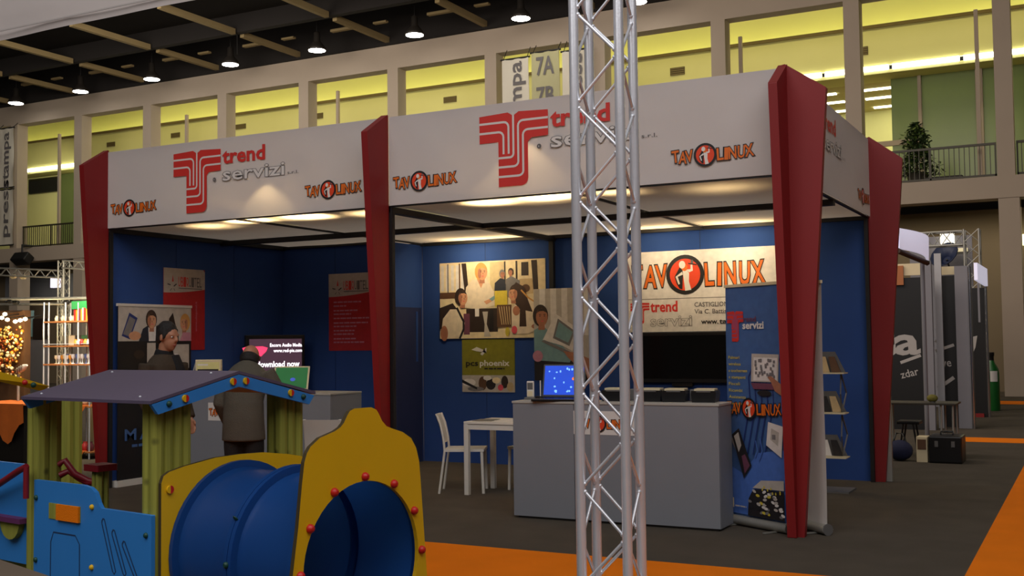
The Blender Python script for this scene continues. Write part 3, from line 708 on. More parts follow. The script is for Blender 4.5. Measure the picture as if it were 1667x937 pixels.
J2 = dict(head=(0, .185, 1.425), neck=(0, .135, 1.345), tilt=.55, trunk=trunk2,
          skirt=[((0, -.02, .70), (.195, .14)), ((0, -.03, .88), (.185, .135)), ((0, -.02, 1.03), (.178, .13))],
          shL=(.175, .07, 1.30), elL=(.23, .02, 1.02), wrL=(.20, .16, .84), shR=(-.175, .07, 1.30), elR=(-.33, .10, 1.04), wrR=(-.20, .32, 1.08),
          hipL=(.09, -.03, .83), knL=(.095, .0, .46), anL=(.10, -.02, .09), hipR=(-.09, -.03, .83), knR=(-.095, .01, .46), anR=(-.10, .0, .09))
pm = at(398, 640, d=9.9)
person('person', 'balding man in a grey green coat seen from behind, bent over the left counter', (pm.x, pm.y, 0), (-.40, .90), J2, M_JACK2, M_TROU, 'bald')

# ================================================================== PLAYHOUSE
PHI = R(81.19); EY = V((cos(PHI), sin(PHI), 0)); EX = V((sin(PHI), -cos(PHI), 0)); PO = V((-2.840, 3.989, 0))
L = lambda a, b, c=0: PO+EX*a+EY*b+Z*c                       # a: along the tunnel, b: across, c: up
FX = lambda a: (lambda u, v, w=0: L(a+w, u, v))               # plane across the tunnel, w outward
FY = lambda b: (lambda u, v, w=0: L(u, b-w, v))               # plane along the tunnel, w towards the near side
ph = thing('playhouse', 'wooden toy playhouse with violet grey roof, blue boards and a tunnel', 'playhouse', tuple(L(-1.3, 0)))
def post(name, a0, a1, b0, b1, z0, z1, parent=ph, along='b'):
    """post of side-by-side rounded pales"""
    o = MB(); o.box((a0+.012, b0+.012, z0), (a1-.012, b1-.012, z1-.004), M_WOOD, L); o.build(name, parent)
    for lo, hi, fx in ((b0, b1, True), (a0, a1, False)):
        k = max(2, round((hi-lo)/.055)); w = (hi-lo)/k
        for i in range(k):
            c = lo+w*(i+.5)
            for e in ((a0, a1) if fx else (b0, b1)):
                q = MB(); s = 1 if e in (a1, b1) and e == (a1 if fx else b1) else -1
                pr_ = [(w*.48*cos(x), .016*sin(x)) for x in (pi, pi*.8, pi*.5, pi*.2, 0)]
                if fx: q.prism(pr_, z0, z1, M_WOOD, lambda u, v, h, c=c, e=e, s=s: L(e+s*(v-.012), c+u, h))
                else: q.prism(pr_, z0, z1, M_WOOD, lambda u, v, h, c=c, e=e, s=s: L(c+u, e+s*(v-.012), h))
                q.build('rounded_pale', parent)
post('corner_post', -.94, -.832, -.442, -.246, 0, 1.31)
post('corner_post', -.94, -.832, .288, .446, 0, 1.31)
post('corner_post', -1.89, -1.782, -.444, -.312, 0, 1.31)
post('corner_post', -1.89, -1.782, .30, .446, 0, 1.31)
def cap(parent, F, u, v, m, r=.013, name='bolt_cap'):
    b = MB(); b.lathe([(r, 0), (r, .004), (r*.75, .010), (r*.25, .0125)], m, lambda a, c, h: F(u+a, v+c, h), 12); b.build(name, parent)
def half_cap(parent, F, u, v, r=.0165):
    b = MB(); b.prism([(u+r*cos(a), v+r*sin(a)) for a in [R(90+i*18) for i in range(11)]], 0, .010, M_PYELLOW, F)
    b.prism([(u+r*cos(a), v+r*sin(a)) for a in [R(-90+i*18) for i in range(11)]], 0, .010, M_PRED, F); b.build('two_colour_cap', parent)
# blue side board
OUT = [(-1.779, .15), (-.832, .15), (-.832, .790), (-1.215, .792), (-1.235, .815), (-1.262, .862), (-1.30, .882), (-1.36, .889), (-1.779, .889)]
bd = MB(); bd.prism(OUT[::1], 0, .02, M_PBLUE, FY(-.444)); sb_ = bd.build('side_board', ph, bevel=.003)
F = lambda u, v, w=0: FY(-.464)(u, v, w)
P = Print(F, .001)
def slot(pts): P.line(pts, .007, M_GROOVE)
slot([(-1.632, .2), (-1.628, .60), (-1.605, .648), (-1.42, .648), (-1.385, .61), (-1.382, .2)])
for x0 in (-1.205, -1.125, -1.045):
    dx, y0, y1 = .085, .735-(x0+1.205)*.55, .515
    slot([(x0, y0-.01)]+[(x0+.012+.012*cos(a), y0+.012*sin(a)) for a in (pi, pi*.6, pi*.3, 0)]+[(x0+.024+dx, y1), (x0+.012+dx, y1-.012), (x0+dx, y1)]+[(x0, y0-.01)])
P.build('routed_lines', sb_)
b = MB(); b.box((-1.642, .712, .0), (-1.378, .787, .004), M_WOOD, F); b.build('window_recess', sb_)
b = MB(); b.box((-1.565, .712, .003), (-1.378, .787, .014), M_ORANGE, F); b.build('sliding_shutter', sb_)
for u, v, m in ((-1.283, .793, M_PYELLOW), (-1.283, .514, M_PYELLOW), (-1.757, .803, M_PGREEN), (-1.757, .50, M_PGREEN), (-.868, .70, M_PGREEN), (-.868, .30, M_PGREEN)): cap(sb_, F, u, v, m)
# far side board
bd = MB(); bd.prism([(-1.78, .15), (-.94, .15), (-.94, .62), (-1.78, .62)], 0, .02, M_PBLUE, FY(.446)); bd.build('far_side_board', ph, bevel=.003)
# short post with red cap, red loop handles
post('short_post', -1.635, -1.57, -.245, -.18, 0, .925)
b = MB(); b.prism([(-1.665, -.27), (-1.665, -.155), (-1.54, -.155), (-1.54, -.27)], .92, .952, M_PDARKRED, L); b.build('red_post_cap', ph, bevel=.008)
for dz_, dy_ in ((0, 0), (.055, -.02)):
    b = MB(); b.tube([L(-1.785, -.325+dy_*.2, .895+dz_), L(-1.76, -.29+dy_, .915+dz_), L(-1.72, -.26+dy_, .88+dz_*.4), L(-1.67, -.235, .855+dz_*.2), L(-1.63, -.225, .86)], .017, M_PDARKRED, 8); b.build('red_handle_loop', ph)
# roof
rf = MB(); ZA, ZE = 1.405, 1.287
for b0, b1, nm in ((-.035, -.525, 'roof_board'), (-.035, .455, 'roof_board')):
    r_ = MB(); vs = [L(a, bb, z+dz) for dz in (0, .014) for a, bb, z in ((-1.80, b0, ZA), (-.755, b0, ZA), (-.755, b1, ZE), (-1.80, b1, ZE))]
    r_.add(vs, [(0, 1, 2, 3), (7, 6, 5, 4), (0, 4, 5, 1), (1, 5, 6, 2), (2, 6, 7, 3), (3, 7, 4, 0)], M_ROOF); ro = r_.build(nm, ph)
    for a in (-1.70, -.9):
        for k in (.1, .9):
            c_ = MB(); c_.ball(L(a, b0+(b1-b0)*k, ZA+(ZE-ZA)*k+.016), (.007, .007, .005), M_ALU, 8, 5); c_.build('roof_screw', ro)
GB = [(-.520, 1.285), (-.485, 1.240), (-.035, 1.345), (.412, 1.238), (.447, 1.282), (-.035, 1.402)]
for a, lab in ((-.775, 1), (-1.80, 0)):
    b = MB(); b.prism(GB, 0, .02, M_PBLUE, FX(a)); gb = b.build('gable_board', ph, bevel=.002)
    if lab:
        Fg = lambda u, v, w=0: FX(-.755)(u, v, w+.001)
        for u, v in ((-.345, 1.304), (-.075, 1.370), (.002, 1.370), (.285, 1.302)): half_cap(gb, Fg, u, v)
        for u, v in ((-.43, 1.284), (.37, 1.278)): cap(gb, Fg, u, v, M_PGREEN, .014)
# rear yellow panel against the posts
RP = [(-.437, .1), (-.437, .93), (-.425, .962), (-.395, .978), (-.313, .995), (-.14, 1.018), (.0, 1.022), (.15, 1.018), (.313, .995), (.395, .978), (.425, .962), (.437, .93), (.437, .1)]
def holed(name, outline, F, th, cy, cz, r, m, parent, n=48):
    """board with a round hole"""
    bm = bmesh.new(); vs = [bm.verts.new((a, b_, 0)) for a, b_ in outline]
    es = [bm.edges.new((vs[i], vs[(i+1) % len(vs)])) for i in range(len(vs))]
    hs = [bm.verts.new((cy+r*cos(2*pi*i/n), cz+r*sin(2*pi*i/n), 0)) for i in range(n)]
    es += [bm.edges.new((hs[i], hs[(i+1) % n])) for i in range(n)]
    bmesh.ops.triangle_fill(bm, use_beauty=True, edges=es, normal=(0, 0, 1))
    fs = [f for f in bm.faces if math.hypot(f.calc_center_median().x-cy, f.calc_center_median().y-cz) > r*.93]
    b = MB(); bm.verts.index_update(); P0 = [(v.co.x, v.co.y) for v in bm.verts]; tri = [[v.index for v in f.verts] for f in fs]
    b.add([F(x, y, 0) for x, y in P0], [t_[::-1] for t_ in tri], m); b.add([F(x, y, th) for x, y in P0], tri, m)
    no = len(outline)
    for base, k in ((0, no), (no, n)):
        vv = [F(*P0[base+i], 0) for i in range(k)]+[F(*P0[base+i], th) for i in range(k)]
        b.add(vv, [(i, (i+1) % k, k+(i+1) % k, k+i) for i in range(k)], m if base else mat('dark_board_edge', (60, 48, 16), .7))
    bm.free(); return b.build(name, parent)
rp = holed('rear_panel', RP, FX(-.818), .02, 0, .595, .36, M_PYELLOW, ph)
for u, v in ((-.395, .90), (.395, .90)): half_cap(rp, lambda a, b_, w=0: FX(-.797)(a, b_, w), u, v, .018)
# tunnel: two moulded sections with flanges
def sect(a0, a1):
    t_ = MB(); n = 48
    prof = [(a0, .352), (a0, .40), (a0+.022, .40), (a0+.026, .368), (a0+.06, .360), (a1-.06, .360), (a1-.026, .368), (a1-.022, .40), (a1, .40), (a1, .352)]
    k = len(prof); vs = [L(a, r*cos(2*pi*j/n), .595+r*sin(2*pi*j/n)) for a, r in prof for j in range(n)]
    t_.add(vs, [(i*n+j, i*n+(j+1) % n, (i+1)*n+(j+1) % n, (i+1)*n+j) for i in range(k-1) for j in range(n)], M_TUNNEL, True)
    o = t_.build('tunnel_section', ph)
    es_ = o.modifiers.new('edge', 'EDGE_SPLIT'); es_.split_angle = R(50)
    return o
s1 = sect(-.795, -.402); s2 = sect(-.398, -.005)
for a in (150, 178, 206):
    an = R(a); F2 = lambda u, v, w=0, an=an: L(-.40+u*.9, -(.402+w)*cos(an-pi)+v*sin(an-pi), .595+(.402+w)*sin(pi-an)+v*cos(an-pi))
    b = MB(); b.lathe([(.014, -.004), (.014, .006), (.008, .011)], M_PGREEN, F2, 10); b.build('flange_bolt', s1)
# bottle-shaped yellow front panel
FP = [(-.44, .15), (-.409, .611), (-.379, .795), (-.358, .966), (-.344, 1.059), (-.33, 1.095), (-.31, 1.12), (-.258, 1.152), (-.17, 1.174), (-.138, 1.188), (-.118, 1.205), (-.097, 1.236), (-.082, 1.253), (-.055, 1.262), (.05, 1.262), (.082, 1.250), (.097, 1.232), (.118, 1.199), (.147, 1.173), (.195, 1.157), (.252, 1.140), (.31, 1.108), (.343, 1.062), (.363, 1.0), (.372, .92), (.39, .72), (.412, .467), (.44, .15)]
fp = holed('front_panel', FP, FX(0), .02, 0, .595, .352, M_PYELLOW, ph)
for i in range(12):
    a = R(178.36-29.7*i)
    b = MB(); u, v = .371*cos(a), .595+.371*sin(a)
    b.lathe([(.019, 0), (.019, .008), (.014, .017), (.006, .021)], M_PRED, lambda p, q, h, u=u, v=v: L(.021+h, u+p, v+q), 14); b.build('red_bolt_cap', fp)

# ---- second play tower at the left edge
p2 = thing('play_tower', 'second wooden play tower with yellow gable and red rail, at the left edge', 'playhouse', tuple(L(-2.6, 0)))
G2 = [(-.45, 1.425), (-.45, 1.472), (.0, 1.345), (-.02, 1.298)]
ez = lambda px, py: None
b = MB()
gq = [at(-40, 612, d=6.0), at(-40, 593, d=6.0), at(81, 628, d=6.3), at(68, 636, d=6.3)]
n_ = (gq[2]-gq[1]).cross(gq[0]-gq[1]).normalized()*.02
b.add(gq+[p+n_ for p in gq], [(0, 1, 2, 3), (7, 6, 5, 4), (0, 4, 5, 1), (1, 5, 6, 2), (2, 6, 7, 3), (3, 7, 4, 0)], M_PYELLOW); yb = b.build('gable_board', p2)
for px in (48, 62):
    c_ = at(px, 622 if px == 48 else 626, d=6.2); b = MB(); b.ball(c_-V((0, .03, 0)), .016, M_PRED if px == 48 else M_PGREEN, 10, 6); b.build('bolt_cap', yb)
bd = MB(); bd.prism([(-2.75, .452), (-1.90, .452), (-1.90, .951), (-2.75, .953)], 0, .02, M_PBLUE, FY(-.40)); bd.build('side_board', p2, bevel=.003)
b = MB(); b.box((-2.75, -.47, .66), (-1.90, -.40, .685), mat('purple_ledge_board', (98, 44, 92), .5), L); b.build('ledge', p2)
b = MB(); b.prism([(-2.03+.09*cos(a), .66+.09*sin(a)) for a in [pi+i*pi/10 for i in range(11)]], 0, .03, M_WOOD, FY(-.42)); b.build('half_round_bracket', p2)
b = MB(); b.tube([L(-2.75, -.47, .80), L(-2.35, -.47, .805), L(-2.16, -.47, .82), L(-1.85, -.50, .935), L(-1.79, -.50, .955)], .017, M_PDARKRED, 8); b.tube([L(-1.79, -.50, .955), L(-1.79, -.50, .80)], .014, M_PDARKRED, 8); b.build('red_hand_rail', p2)
post('tower_post', -2.86, -2.75, -.444, -.33, 0, 1.31, p2)
post('tower_post', -2.86, -2.75, .30, .42, 0, 1.31, p2)
bd = MB(); bd.box((-2.75, -.38, .42), (-1.9, .42, .45), M_WOOD, L); bd.build('deck', p2)
# low beige bench just in front of it
e0, e1 = at(-20, 903, z=.62), at(95, 941, z=.62)
t = thing('low_bench', 'beige bench top in the bottom left corner of the picture', 'bench', ((e0.x+e1.x)/2, e0.y-.2, 0))
u_ = (e1-e0).normalized(); Fb = frame(e0-u_*.3, u_, Z.cross(u_))
b = MB(); b.box((0, -.42, -.03), ((e1-e0).length+.3, 0, 0), mat('beige_bench_top', (104, 90, 74), .6, 0, .06, 4), Fb); b.build('bench_top', t, bevel=.004)
for a, c_ in ((.05, -.36), (.05, -.08), ((e1-e0).length+.2, -.36), ((e1-e0).length+.2, -.08)):
    b = MB(); b.box((a, c_, -.62), (a+.05, c_+.05, -.03), M_ALUDULL, Fb); b.build('leg', t)

# ================================================================== TRUSS
TC = at(992.75, 700, d=5.65); TA = R(4.7)
tF = frame((TC.x, TC.y, 0), (cos(TA), sin(TA), 0), (-sin(TA), cos(TA), 0))
t = thing('lattice_truss', 'silver aluminium lattice truss upright in front of the booth', 'truss', (TC.x, TC.y, 0))
box_part('base_plate', t, (-.2, -.2, 0), (.2, .2, .012), M_ALU, tF)
ch = [(-.12, -.12), (.12, -.12), (.12, .12), (-.12, .12)]; TOP = 4.8
for a, b_ in ch:
    m = MB(); m.tube([tF(a, b_, .012), tF(a, b_, TOP)], .0255, M_ALU, 18); m.build('chord', t)
PIT = .242
for k in range(4):
    (a0, b0), (a1, b1) = ch[k], ch[(k+1) % 4]
    za = .10 if k % 2 == 0 else .10+PIT; i = 0
    d_ = V((a1-a0, b1-b0)).normalized()*.024
    z = .06+(.0 if k % 2 else .02)
    while z+PIT < TOP:
        p, q = ((a0+d_.x, b0+d_.y), (a1-d_.x, b1-d_.y)) if (i+k//2+k) % 2 else ((a1-d_.x, b1-d_.y), (a0+d_.x, b0+d_.y))
        m = MB(); m.tube([tF(p[0], p[1], z+.02), tF(q[0], q[1], z+PIT-.02)], .0085, M_ALU, 8); o = m.build('brace', t)
        m = MB(); m.ball(tF(p[0]-0*d_.x, p[1], z+.02), .0125, M_ALU, 8, 5); m.ball(tF(q[0], q[1], z+PIT-.02), .0125, M_ALU, 8, 5); m.build('weld_bead', o)
        z += PIT; i += 1

# ================================================================== NEAR BANNER, upper left corner
t = thing('near_banner', 'pale cloth header of a nearer stand in the upper left corner', 'banner', (-4.5, 3.1, 2.83))
Fn = facing((-7, 3.1, 2.835), 0)
b = MB(); nx = 40; vs = [Fn(.13*i, .08*j, .006*sin(i*.5+j)+.004*sin(i*1.3)) for j in range(11) for i in range(nx+1)]
b.add(vs, [(j*(nx+1)+i, j*(nx+1)+i+1, (j+1)*(nx+1)+i+1, (j+1)*(nx+1)+i) for j in range(10) for i in range(nx)], mat('near_cloth', (186, 178, 174), .85, 0, .03, 2, .1), True); b.build('cloth', t)
b = MB(); b.box((0, .05, -.06), (5.2, .09, -.012), M_ALUDULL, Fn); b.build('header_bar', t)
b = MB(); b.box((0, .03, .012), (5.2, .036, .015), M_INKLIGHT, Fn); b.build('hem_seam', t)
for x in (-6.9, -5.2):
    b = MB(); b.tube([(x, 3.15, 0), (x, 3.15, 3.6)], .025, M_ALUDULL, 10); b.build('support_pole', t)

# ================================================================== POSTERS ON THE BOOTH WALLS
def poster(name, label, F, w, h, back=M_PAPER, cat='poster', th=.006):
    t = thing(name, label, cat, tuple(F(w/2, 0, 0)))
    b = MB(); b.box((0, 0, .001), (w, h, th), back, F); b.build('sheet', t)
    return t, Print(F, th+.0006)
mk = lambda n, c: mat('print_'+n, c, .6, 0, .22, 16)
PC = {k: mk(k, c) for k, c in dict(skin=(206, 150, 112), skin2=(170, 112, 84), hairb=(58, 38, 26), blonde=(206, 150, 76), shirt=(226, 210, 184), navy=(30, 34, 48), tan=(196, 170, 126), brown=(92, 62, 38), dkbrown=(46, 32, 24), cream=(232, 214, 172), curtain=(206, 186, 140), olive=(132, 128, 30), teal=(120, 156, 160), greyw=(186, 178, 168), midgrey=(120, 116, 116), dark=(30, 26, 28), black=(16, 14, 16), red=(176, 26, 32), blue=(62, 96, 150), lblue=(74, 112, 190), dblue=(26, 44, 110), yellow=(206, 186, 60), pinkr=(220, 80, 96), plum=(110, 62, 82), white=(224, 218, 212), pink=(190, 130, 150)).items()}
YP = Y1-.001
def face(P, cx, cy, r, skin='skin', hair='hairb', turn=0, long=False, top=1.0):
    """printed head: hair mass, face, shaded side, brows, eyes, nose, mouth; turn -1..1"""
    e = P.ell; t = turn*.22*r
    e(cx-t*.8, cy+.10*r, r*.92, r*1.18*top, PC[hair], 20)
    if long: P.poly([(cx-r*.95, cy+.3*r), (cx-r*1.05, cy-1.3*r), (cx+r*1.0, cy-1.3*r), (cx+r*.95, cy+.3*r)], PC[hair])
    P.poly([(cx-.34*r+t, cy-.6*r), (cx-.40*r+t*.5, cy-1.45*r), (cx+.40*r+t*.5, cy-1.45*r), (cx+.34*r+t, cy-.6*r)], PC['skin2'])
    e(cx+t, cy-.08*r, r*.70, r*.96, PC[skin], 20)
    e(cx+t*1.0-.40*r*(1 if turn >= 0 else -1), cy-.12*r, r*.26, r*.70, PC['skin2'], 14)
    P.poly([(cx-r*.62+t, cy+.35*r), (cx-r*.3+t, cy+.85*r), (cx+r*.35+t, cy+.88*r), (cx+r*.64+t, cy+.36*r), (cx+r*.2+t, cy+.58*r), (cx-r*.3+t, cy+.55*r)], PC[hair])
    for sx in (-1, 1):
        x = cx+t*1.6+sx*.27*r; P.rect(x-.13*r, cy+.17*r, x+.13*r, cy+.23*r, PC['dkbrown']); e(x, cy+.04*r, .09*r, .05*r, PC['dark'], 8)
    P.poly([(cx+t*2.0-.05*r, cy+.05*r), (cx+t*2.3+.10*r, cy-.28*r), (cx+t*2.0-.09*r, cy-.27*r)], PC['skin2'])
    P.poly([(cx+t*1.7-.22*r, cy-.50*r), (cx+t*1.7, cy-.45*r), (cx+t*1.7+.22*r, cy-.50*r), (cx+t*1.7, cy-.58*r)], PC['pinkr'])
# waitress and guests
w, h = 1.535, .985
t, P = poster('restaurant_poster', 'photo poster of a waitress serving two restaurant guests, on the blue wall', facing((-7.56, YP, 1.59), 0), w, h, PC['cream'])
r = P.rect; e = P.ell
for k in range(5): r(.02+k*.075, .62, .065+k*.075, .95, PC['white'])
r(0, .52, .36, .60, PC['brown']); r(.115, .60, .135, .97, PC['midgrey']); r(.29, .6, .31, .97, PC['brown'])
P.poly([(.33, .97), (.40, .97), (.44, .55), (.38, .55)], PC['dkbrown'])
r(.75, .6, .95, .97, PC['curtain']); r(.955, .5, .975, .97, PC['dkbrown']); r(1.12, .5, 1.145, .97, PC['dkbrown']); r(1.20, .78, 1.30, .95, PC['dkbrown'])
P.poly([(1.34, .97), (1.42, .97), (1.44, .45), (1.38, .45)], PC['dkbrown']); r(1.17, .55, 1.36, .74, PC['tan']); e(1.26, .62, .06, .05, PC['brown'])
face(P, .93, .81, .046, 'skin2', 'midgrey', .3); P.poly([(.82, .70), (.90, .76), (.97, .74), (1.0, .52), (.81, .52)], PC['navy'])
face(P, 1.05, .83, .042, 'skin2', 'hairb', -.2); P.poly([(.98, .74), (1.06, .78), (1.18, .72), (1.18, .52), (.98, .52)], PC['midgrey'])
P.poly([(.36, .40), (.40, .66), (.50, .76), (.60, .74), (.70, .78), (.80, .60), (.82, .42), (.60, .36)], PC['shirt'])       # blouse
P.poly([(.56, .76), (.62, .64), (.68, .76)], PC['skin']); face(P, .63, .845, .098, 'skin', 'blonde', .5)
P.poly([(.66, .47), (.80, .52), (.84, .50), (.70, .43)], PC['skin']); P.poly([(.74, .50), (.85, .56), (.86, .52), (.78, .47)], PC['teal'])
r(.82, .40, 1.0, .60, PC['yellow'])
r(.0, .0, 1.535, .10, PC['cream']); r(.40, .08, .86, .38, PC['dkbrown']); r(.36, .05, .45, .32, PC['plum']); r(.85, .14, 1.06, .42, PC['brown'])
for k in range(5): P.line([(.88+k*.036, .40), (.92+k*.03, .17)], .012, PC['tan'])
r(.53, .28, .59, .38, PC['white'])
P.poly([(.64, .34), (.72, .34), (.70, .18), (.76, .02), (.66, .02), (.67, .18)], PC['greyw']); r(.74, .10, .80, .36, PC['black'])
P.poly([(0, .40), (.20, .46), (.30, .34), (.10, .16), (0, .12)], PC['dkbrown'])
P.poly([(.02, .06), (.05, .26), (.16, .38), (.30, .38), (.38, .20), (.34, .02), (.12, .0)], PC['shirt'])
P.line([(.26, .40), (.36, .22), (.36, .12), (.30, .0)], .03, PC['dark']); face(P, .335, .53, .095, 'skin', 'dkbrown', .9); e(.07, .07, .055, .10, PC['skin2'])
P.poly([(1.06, .05), (1.06, .38), (1.20, .50), (1.38, .48), (1.46, .34), (1.46, .12), (1.3, .05)], PC['shirt'])
P.poly([(1.05, .62), (1.13, .70), (1.24, .64), (1.30, .46), (1.36, .32), (1.26, .34), (1.27, .14), (1.17, .14), (1.18, .36), (1.10, .44)], PC['hairb']); face(P, 1.10, .56, .088, 'skin', 'hairb', -.8); e(1.13, .34, .05, .06, PC['skin2'])
P.line([(1.20, .60), (1.30, .50), (1.40, .44)], .02, PC['blonde']); e(1.42, .14, .08, .035, PC['skin2']); e(1.10, .10, .04, .05, PC['pinkr']); e(1.0, .08, .03, .06, PC['yellow'])
P.build('photo_print', t)
# olive poster
t, P = poster('olive_poster', 'olive green poster with a white bird mark, under the restaurant photo', facing((-7.235, YP, .905), 0), .765, .675, PC['olive'])
P.rect(0, 0, .765, .215, PC['greyw'])
for x, y, rx, ry, m in ((.10, .12, .10, .05, 'white'), (.30, .11, .06, .09, 'brown'), (.42, .10, .07, .07, 'dark'), (.50, .15, .06, .04, 'cream'), (.62, .13, .05, .08, 'dkbrown'), (.70, .07, .05, .06, 'tan'), (.37, .18, .06, .03, 'white'), (.56, .06, .04, .04, 'pinkr'), (.20, .04, .12, .03, 'midgrey')): P.ell(x, y, rx, ry, PC[m], 14)
P.poly([(.0, .16), (.22, .06), (.22, .03), (0, .12)], PC['dark'])
P.text('pcs', .06, .335, .075, M_INKBLACK, .175, .02); P.text('phoenix', .265, .335, .075, M_INKWHITE, .42, .025); P.greek(.33, .29, .29, .018, PC['dark'])
P.poly([(.14, .54), (.22, .575), (.34, .53), (.36, .50), (.365, .56), (.345, .56), (.33, .49), (.30, .465), (.27, .485), (.30, .51), (.22, .52)], M_INKWHITE)
P.build('print', t)
# hand-held device poster, partly behind the truss
t, P = poster('device_poster', 'photo poster of a hand holding a tablet device, left of the truss', facing((-6.16, Y1-.066, 1.06), 0), .85, 1.13, PC['greyw'])
for k in range(5): P.rect(.08+k*.15, .55, .16+k*.15, 1.13, PC['white'])
P.rect(0, 0, .86, .26, PC['dark'])
P.poly([(0, .25), (0, .62), (.12, .68), (.30, .52), (.52, .28), (.48, .22)], PC['teal']); face(P, .10, .79, .115, 'skin2', 'dkbrown', .4)
P.poly([(.12, .50), (.30, .82), (.62, .62), (.52, .36), (.40, .42)], PC['white']); P.poly([(.26, .52), (.33, .76), (.56, .60), (.48, .42)], PC['midgrey']); P.poly([(.29, .54), (.345, .72), (.53, .59), (.465, .46)], PC['teal'])
P.poly([(.10, .48), (.14, .50), (.66, .28), (.64, .24)], PC['midgrey']); P.poly([(.40, .36), (.56, .34), (.86, .22), (.86, .05), (.62, .14), (.46, .28)], PC['skin2']); P.ell(.05, .30, .07, .07, PC['pink'])
P.build('photo_print', t)
# long white sign with the round waiter emblem
t, P = poster('company_sign', 'white wall sign with orange lettering and round waiter emblem, behind the truss', facing((-4.93, YP, 1.635), 0), 1.80, .95, PC['white'], 'sign')
P.rect(0, .385, 1.80, .392, M_INKGREY); P.build('divider', t)
P = Print(facing((-4.93, YP, 1.635), 0), .007)
for s_, x, ww, ro in (('T', .06, .15, 3), ('A', .20, .17, -2), ('V', .355, .16, 3), ('L', .955, .12, 2), ('I', 1.10, .055, -2), ('N', 1.185, .15, 1), ('U', 1.355, .14, -1), ('X', 1.51, .16, 4)):
    P.text(s_, x+.012, .53, .25, M_INKBLACK, ww-.024, .062, R(ro), fit=True)
for s_, x, ww, ro in (('T', .06, .15, 3), ('A', .20, .17, -2), ('V', .355, .16, 3), ('L', .955, .12, 2), ('I', 1.10, .055, -2), ('N', 1.185, .15, 1), ('U', 1.355, .14, -1), ('X', 1.51, .16, 4)):
    P.text(s_, x+.012, .53, .25, M_INKORANGE, ww-.024, .022, R(ro), fit=True)
P.build('orange_lettering', t)
P = Print(facing((-4.93, YP, 1.635), 0), .010); waiter_disc(P, .718, .665, .232); P.build('round_emblem', t)
P = Print(facing((-4.93, YP, 1.635), 0), .007)
flow_logo(P, .03, .10, .24, .25, M_INKRED, M_PAPER); trend_servizi(P, .285, .07, .50, .29, None, M_INKGREY, M_PAPER)
P.text('CASTIGLIONE', .825, .285, .055, M_INKGREY, .44, .01); P.text('Via C. Battisti', .825, .205, .055, M_INKGREY, .42, .01); P.text('www.', .905, .085, .06, M_INKBLACK, .20, .02)
P.text('tavolinux.it', 1.12, .085, .06, M_INKBLACK, .5, .02); P.build('small_lettering', t)
# red and white posters
def red_poster(label, F, vertical):
    w, h = .68, 1.0 if not vertical else .97
    t, P = poster('red_poster', label, F, w, h, PC['red'])
    P.poly([(0, h*.70 if not vertical else h*.70)]+[(w*k/8, h*(.70+.055*(k/8)**2)) for k in range(1, 9)]+[(w, h-.03), (w-.03, h), (0, h)], PC['greyw'])
    for k, s_ in enumerate('UBIQUITEL'): P.text(s_, .235+k*.044, h-.215, .115, (M_INKRED if k < 4 else M_INKGREY), .036, .008, fit=True)
    P.line([(.24, h-.235), (.63, h-.235)], .010, M_INKGREY)
    P.poly([(.13, h-.16), (.145, h-.08), (.16, h-.16)], M_INKRED); P.line([(.06, h-.19), (.11, h-.20)], .012, M_INKBLACK); P.line([(.16, h-.215), (.205, h-.185)], .014, M_INKBLACK); P.line([(.13, h-.24), (.10, h-.27)], .008, M_INKGREY); P.line([(.16, h-.24), (.18, h-.27)], .008, M_INKGREY)
    if vertical: P.text('www.ubiquitel.it', w*.80, h*.23, .035, PC['pink'], .36, 0, R(90))
    else:
        for y, ww in ((.62, .45), (.57, .2), (.51, .38), (.465, .28), (.41, .56), (.35, .54), (.305, .36), (.25, .33), (.205, .32), (.145, .35), (.10, .48)): P.greek(.08, y, ww, .018, PC['pink'])
    P.build('print', t)
red_poster('red and white poster on the left side wall, above the photo display', frame((XL+.001, 9.60, 1.49), (0, 1, 0), Z), True)
red_poster('red and white poster with lines of text, left of the middle fin', facing((-8.85, YB-.001, 1.453), 0), False)
# tall display leaning on the left wall
Fd = frame((XL+.06, 8.86, 0), (0, 1, 0), Z)
t, P = poster('photo_display', 'tall dark roll-up display with office photo on top, by the left wall', Fd, 1.12, 1.995, PC['black'], 'display', .012)
P.rect(0, 1.60, 1.12, 1.995, PC['greyw']); P.poly([(.05, 1.66), (.16, 1.92), (.28, 1.86), (.17, 1.62)], PC['dblue']); P.poly([(.07, 1.68), (.165, 1.88), (.25, 1.84), (.165, 1.65)], PC['midgrey'])
P.poly([(.30, 1.6), (.36, 1.74), (.44, 1.78), (.60, 1.77), (.68, 1.72), (.74, 1.6)], PC['navy']); P.poly([(.45, 1.6), (.44, 1.77), (.56, 1.77), (.55, 1.6)], PC['white']); face(P, .49, 1.84, .092, 'skin', 'hairb', .2)
P.ell(.24, 1.66, .09, .05, PC['skin']); P.poly([(.72, 1.6), (.76, 1.86), (.82, 1.93), (.86, 1.8), (.92, 1.6)], PC['dkbrown']); face(P, 1.01, 1.81, .088, 'skin', 'blonde', -.5); P.poly([(.93, 1.6), (.98, 1.70), (1.10, 1.70), (1.12, 1.6)], PC['pink'])
P.rect(.42, 1.25, .55, 1.58, PC['greyw']); P.rect(.62, 1.28, 1.08, 1.56, PC['greyw']); P.rect(.66, 1.32, .9, 1.45, PC['white'])
for k, s_ in enumerate('MA'): P.text(s_, .10+k*.22, .50, .13, PC['blue'], .16, .02)
P.greek(.2, .42, .3, .03, PC['blue']); P.ell(.3, 1.45, .08, .05, PC['dkbrown'])
P.build('print', t)
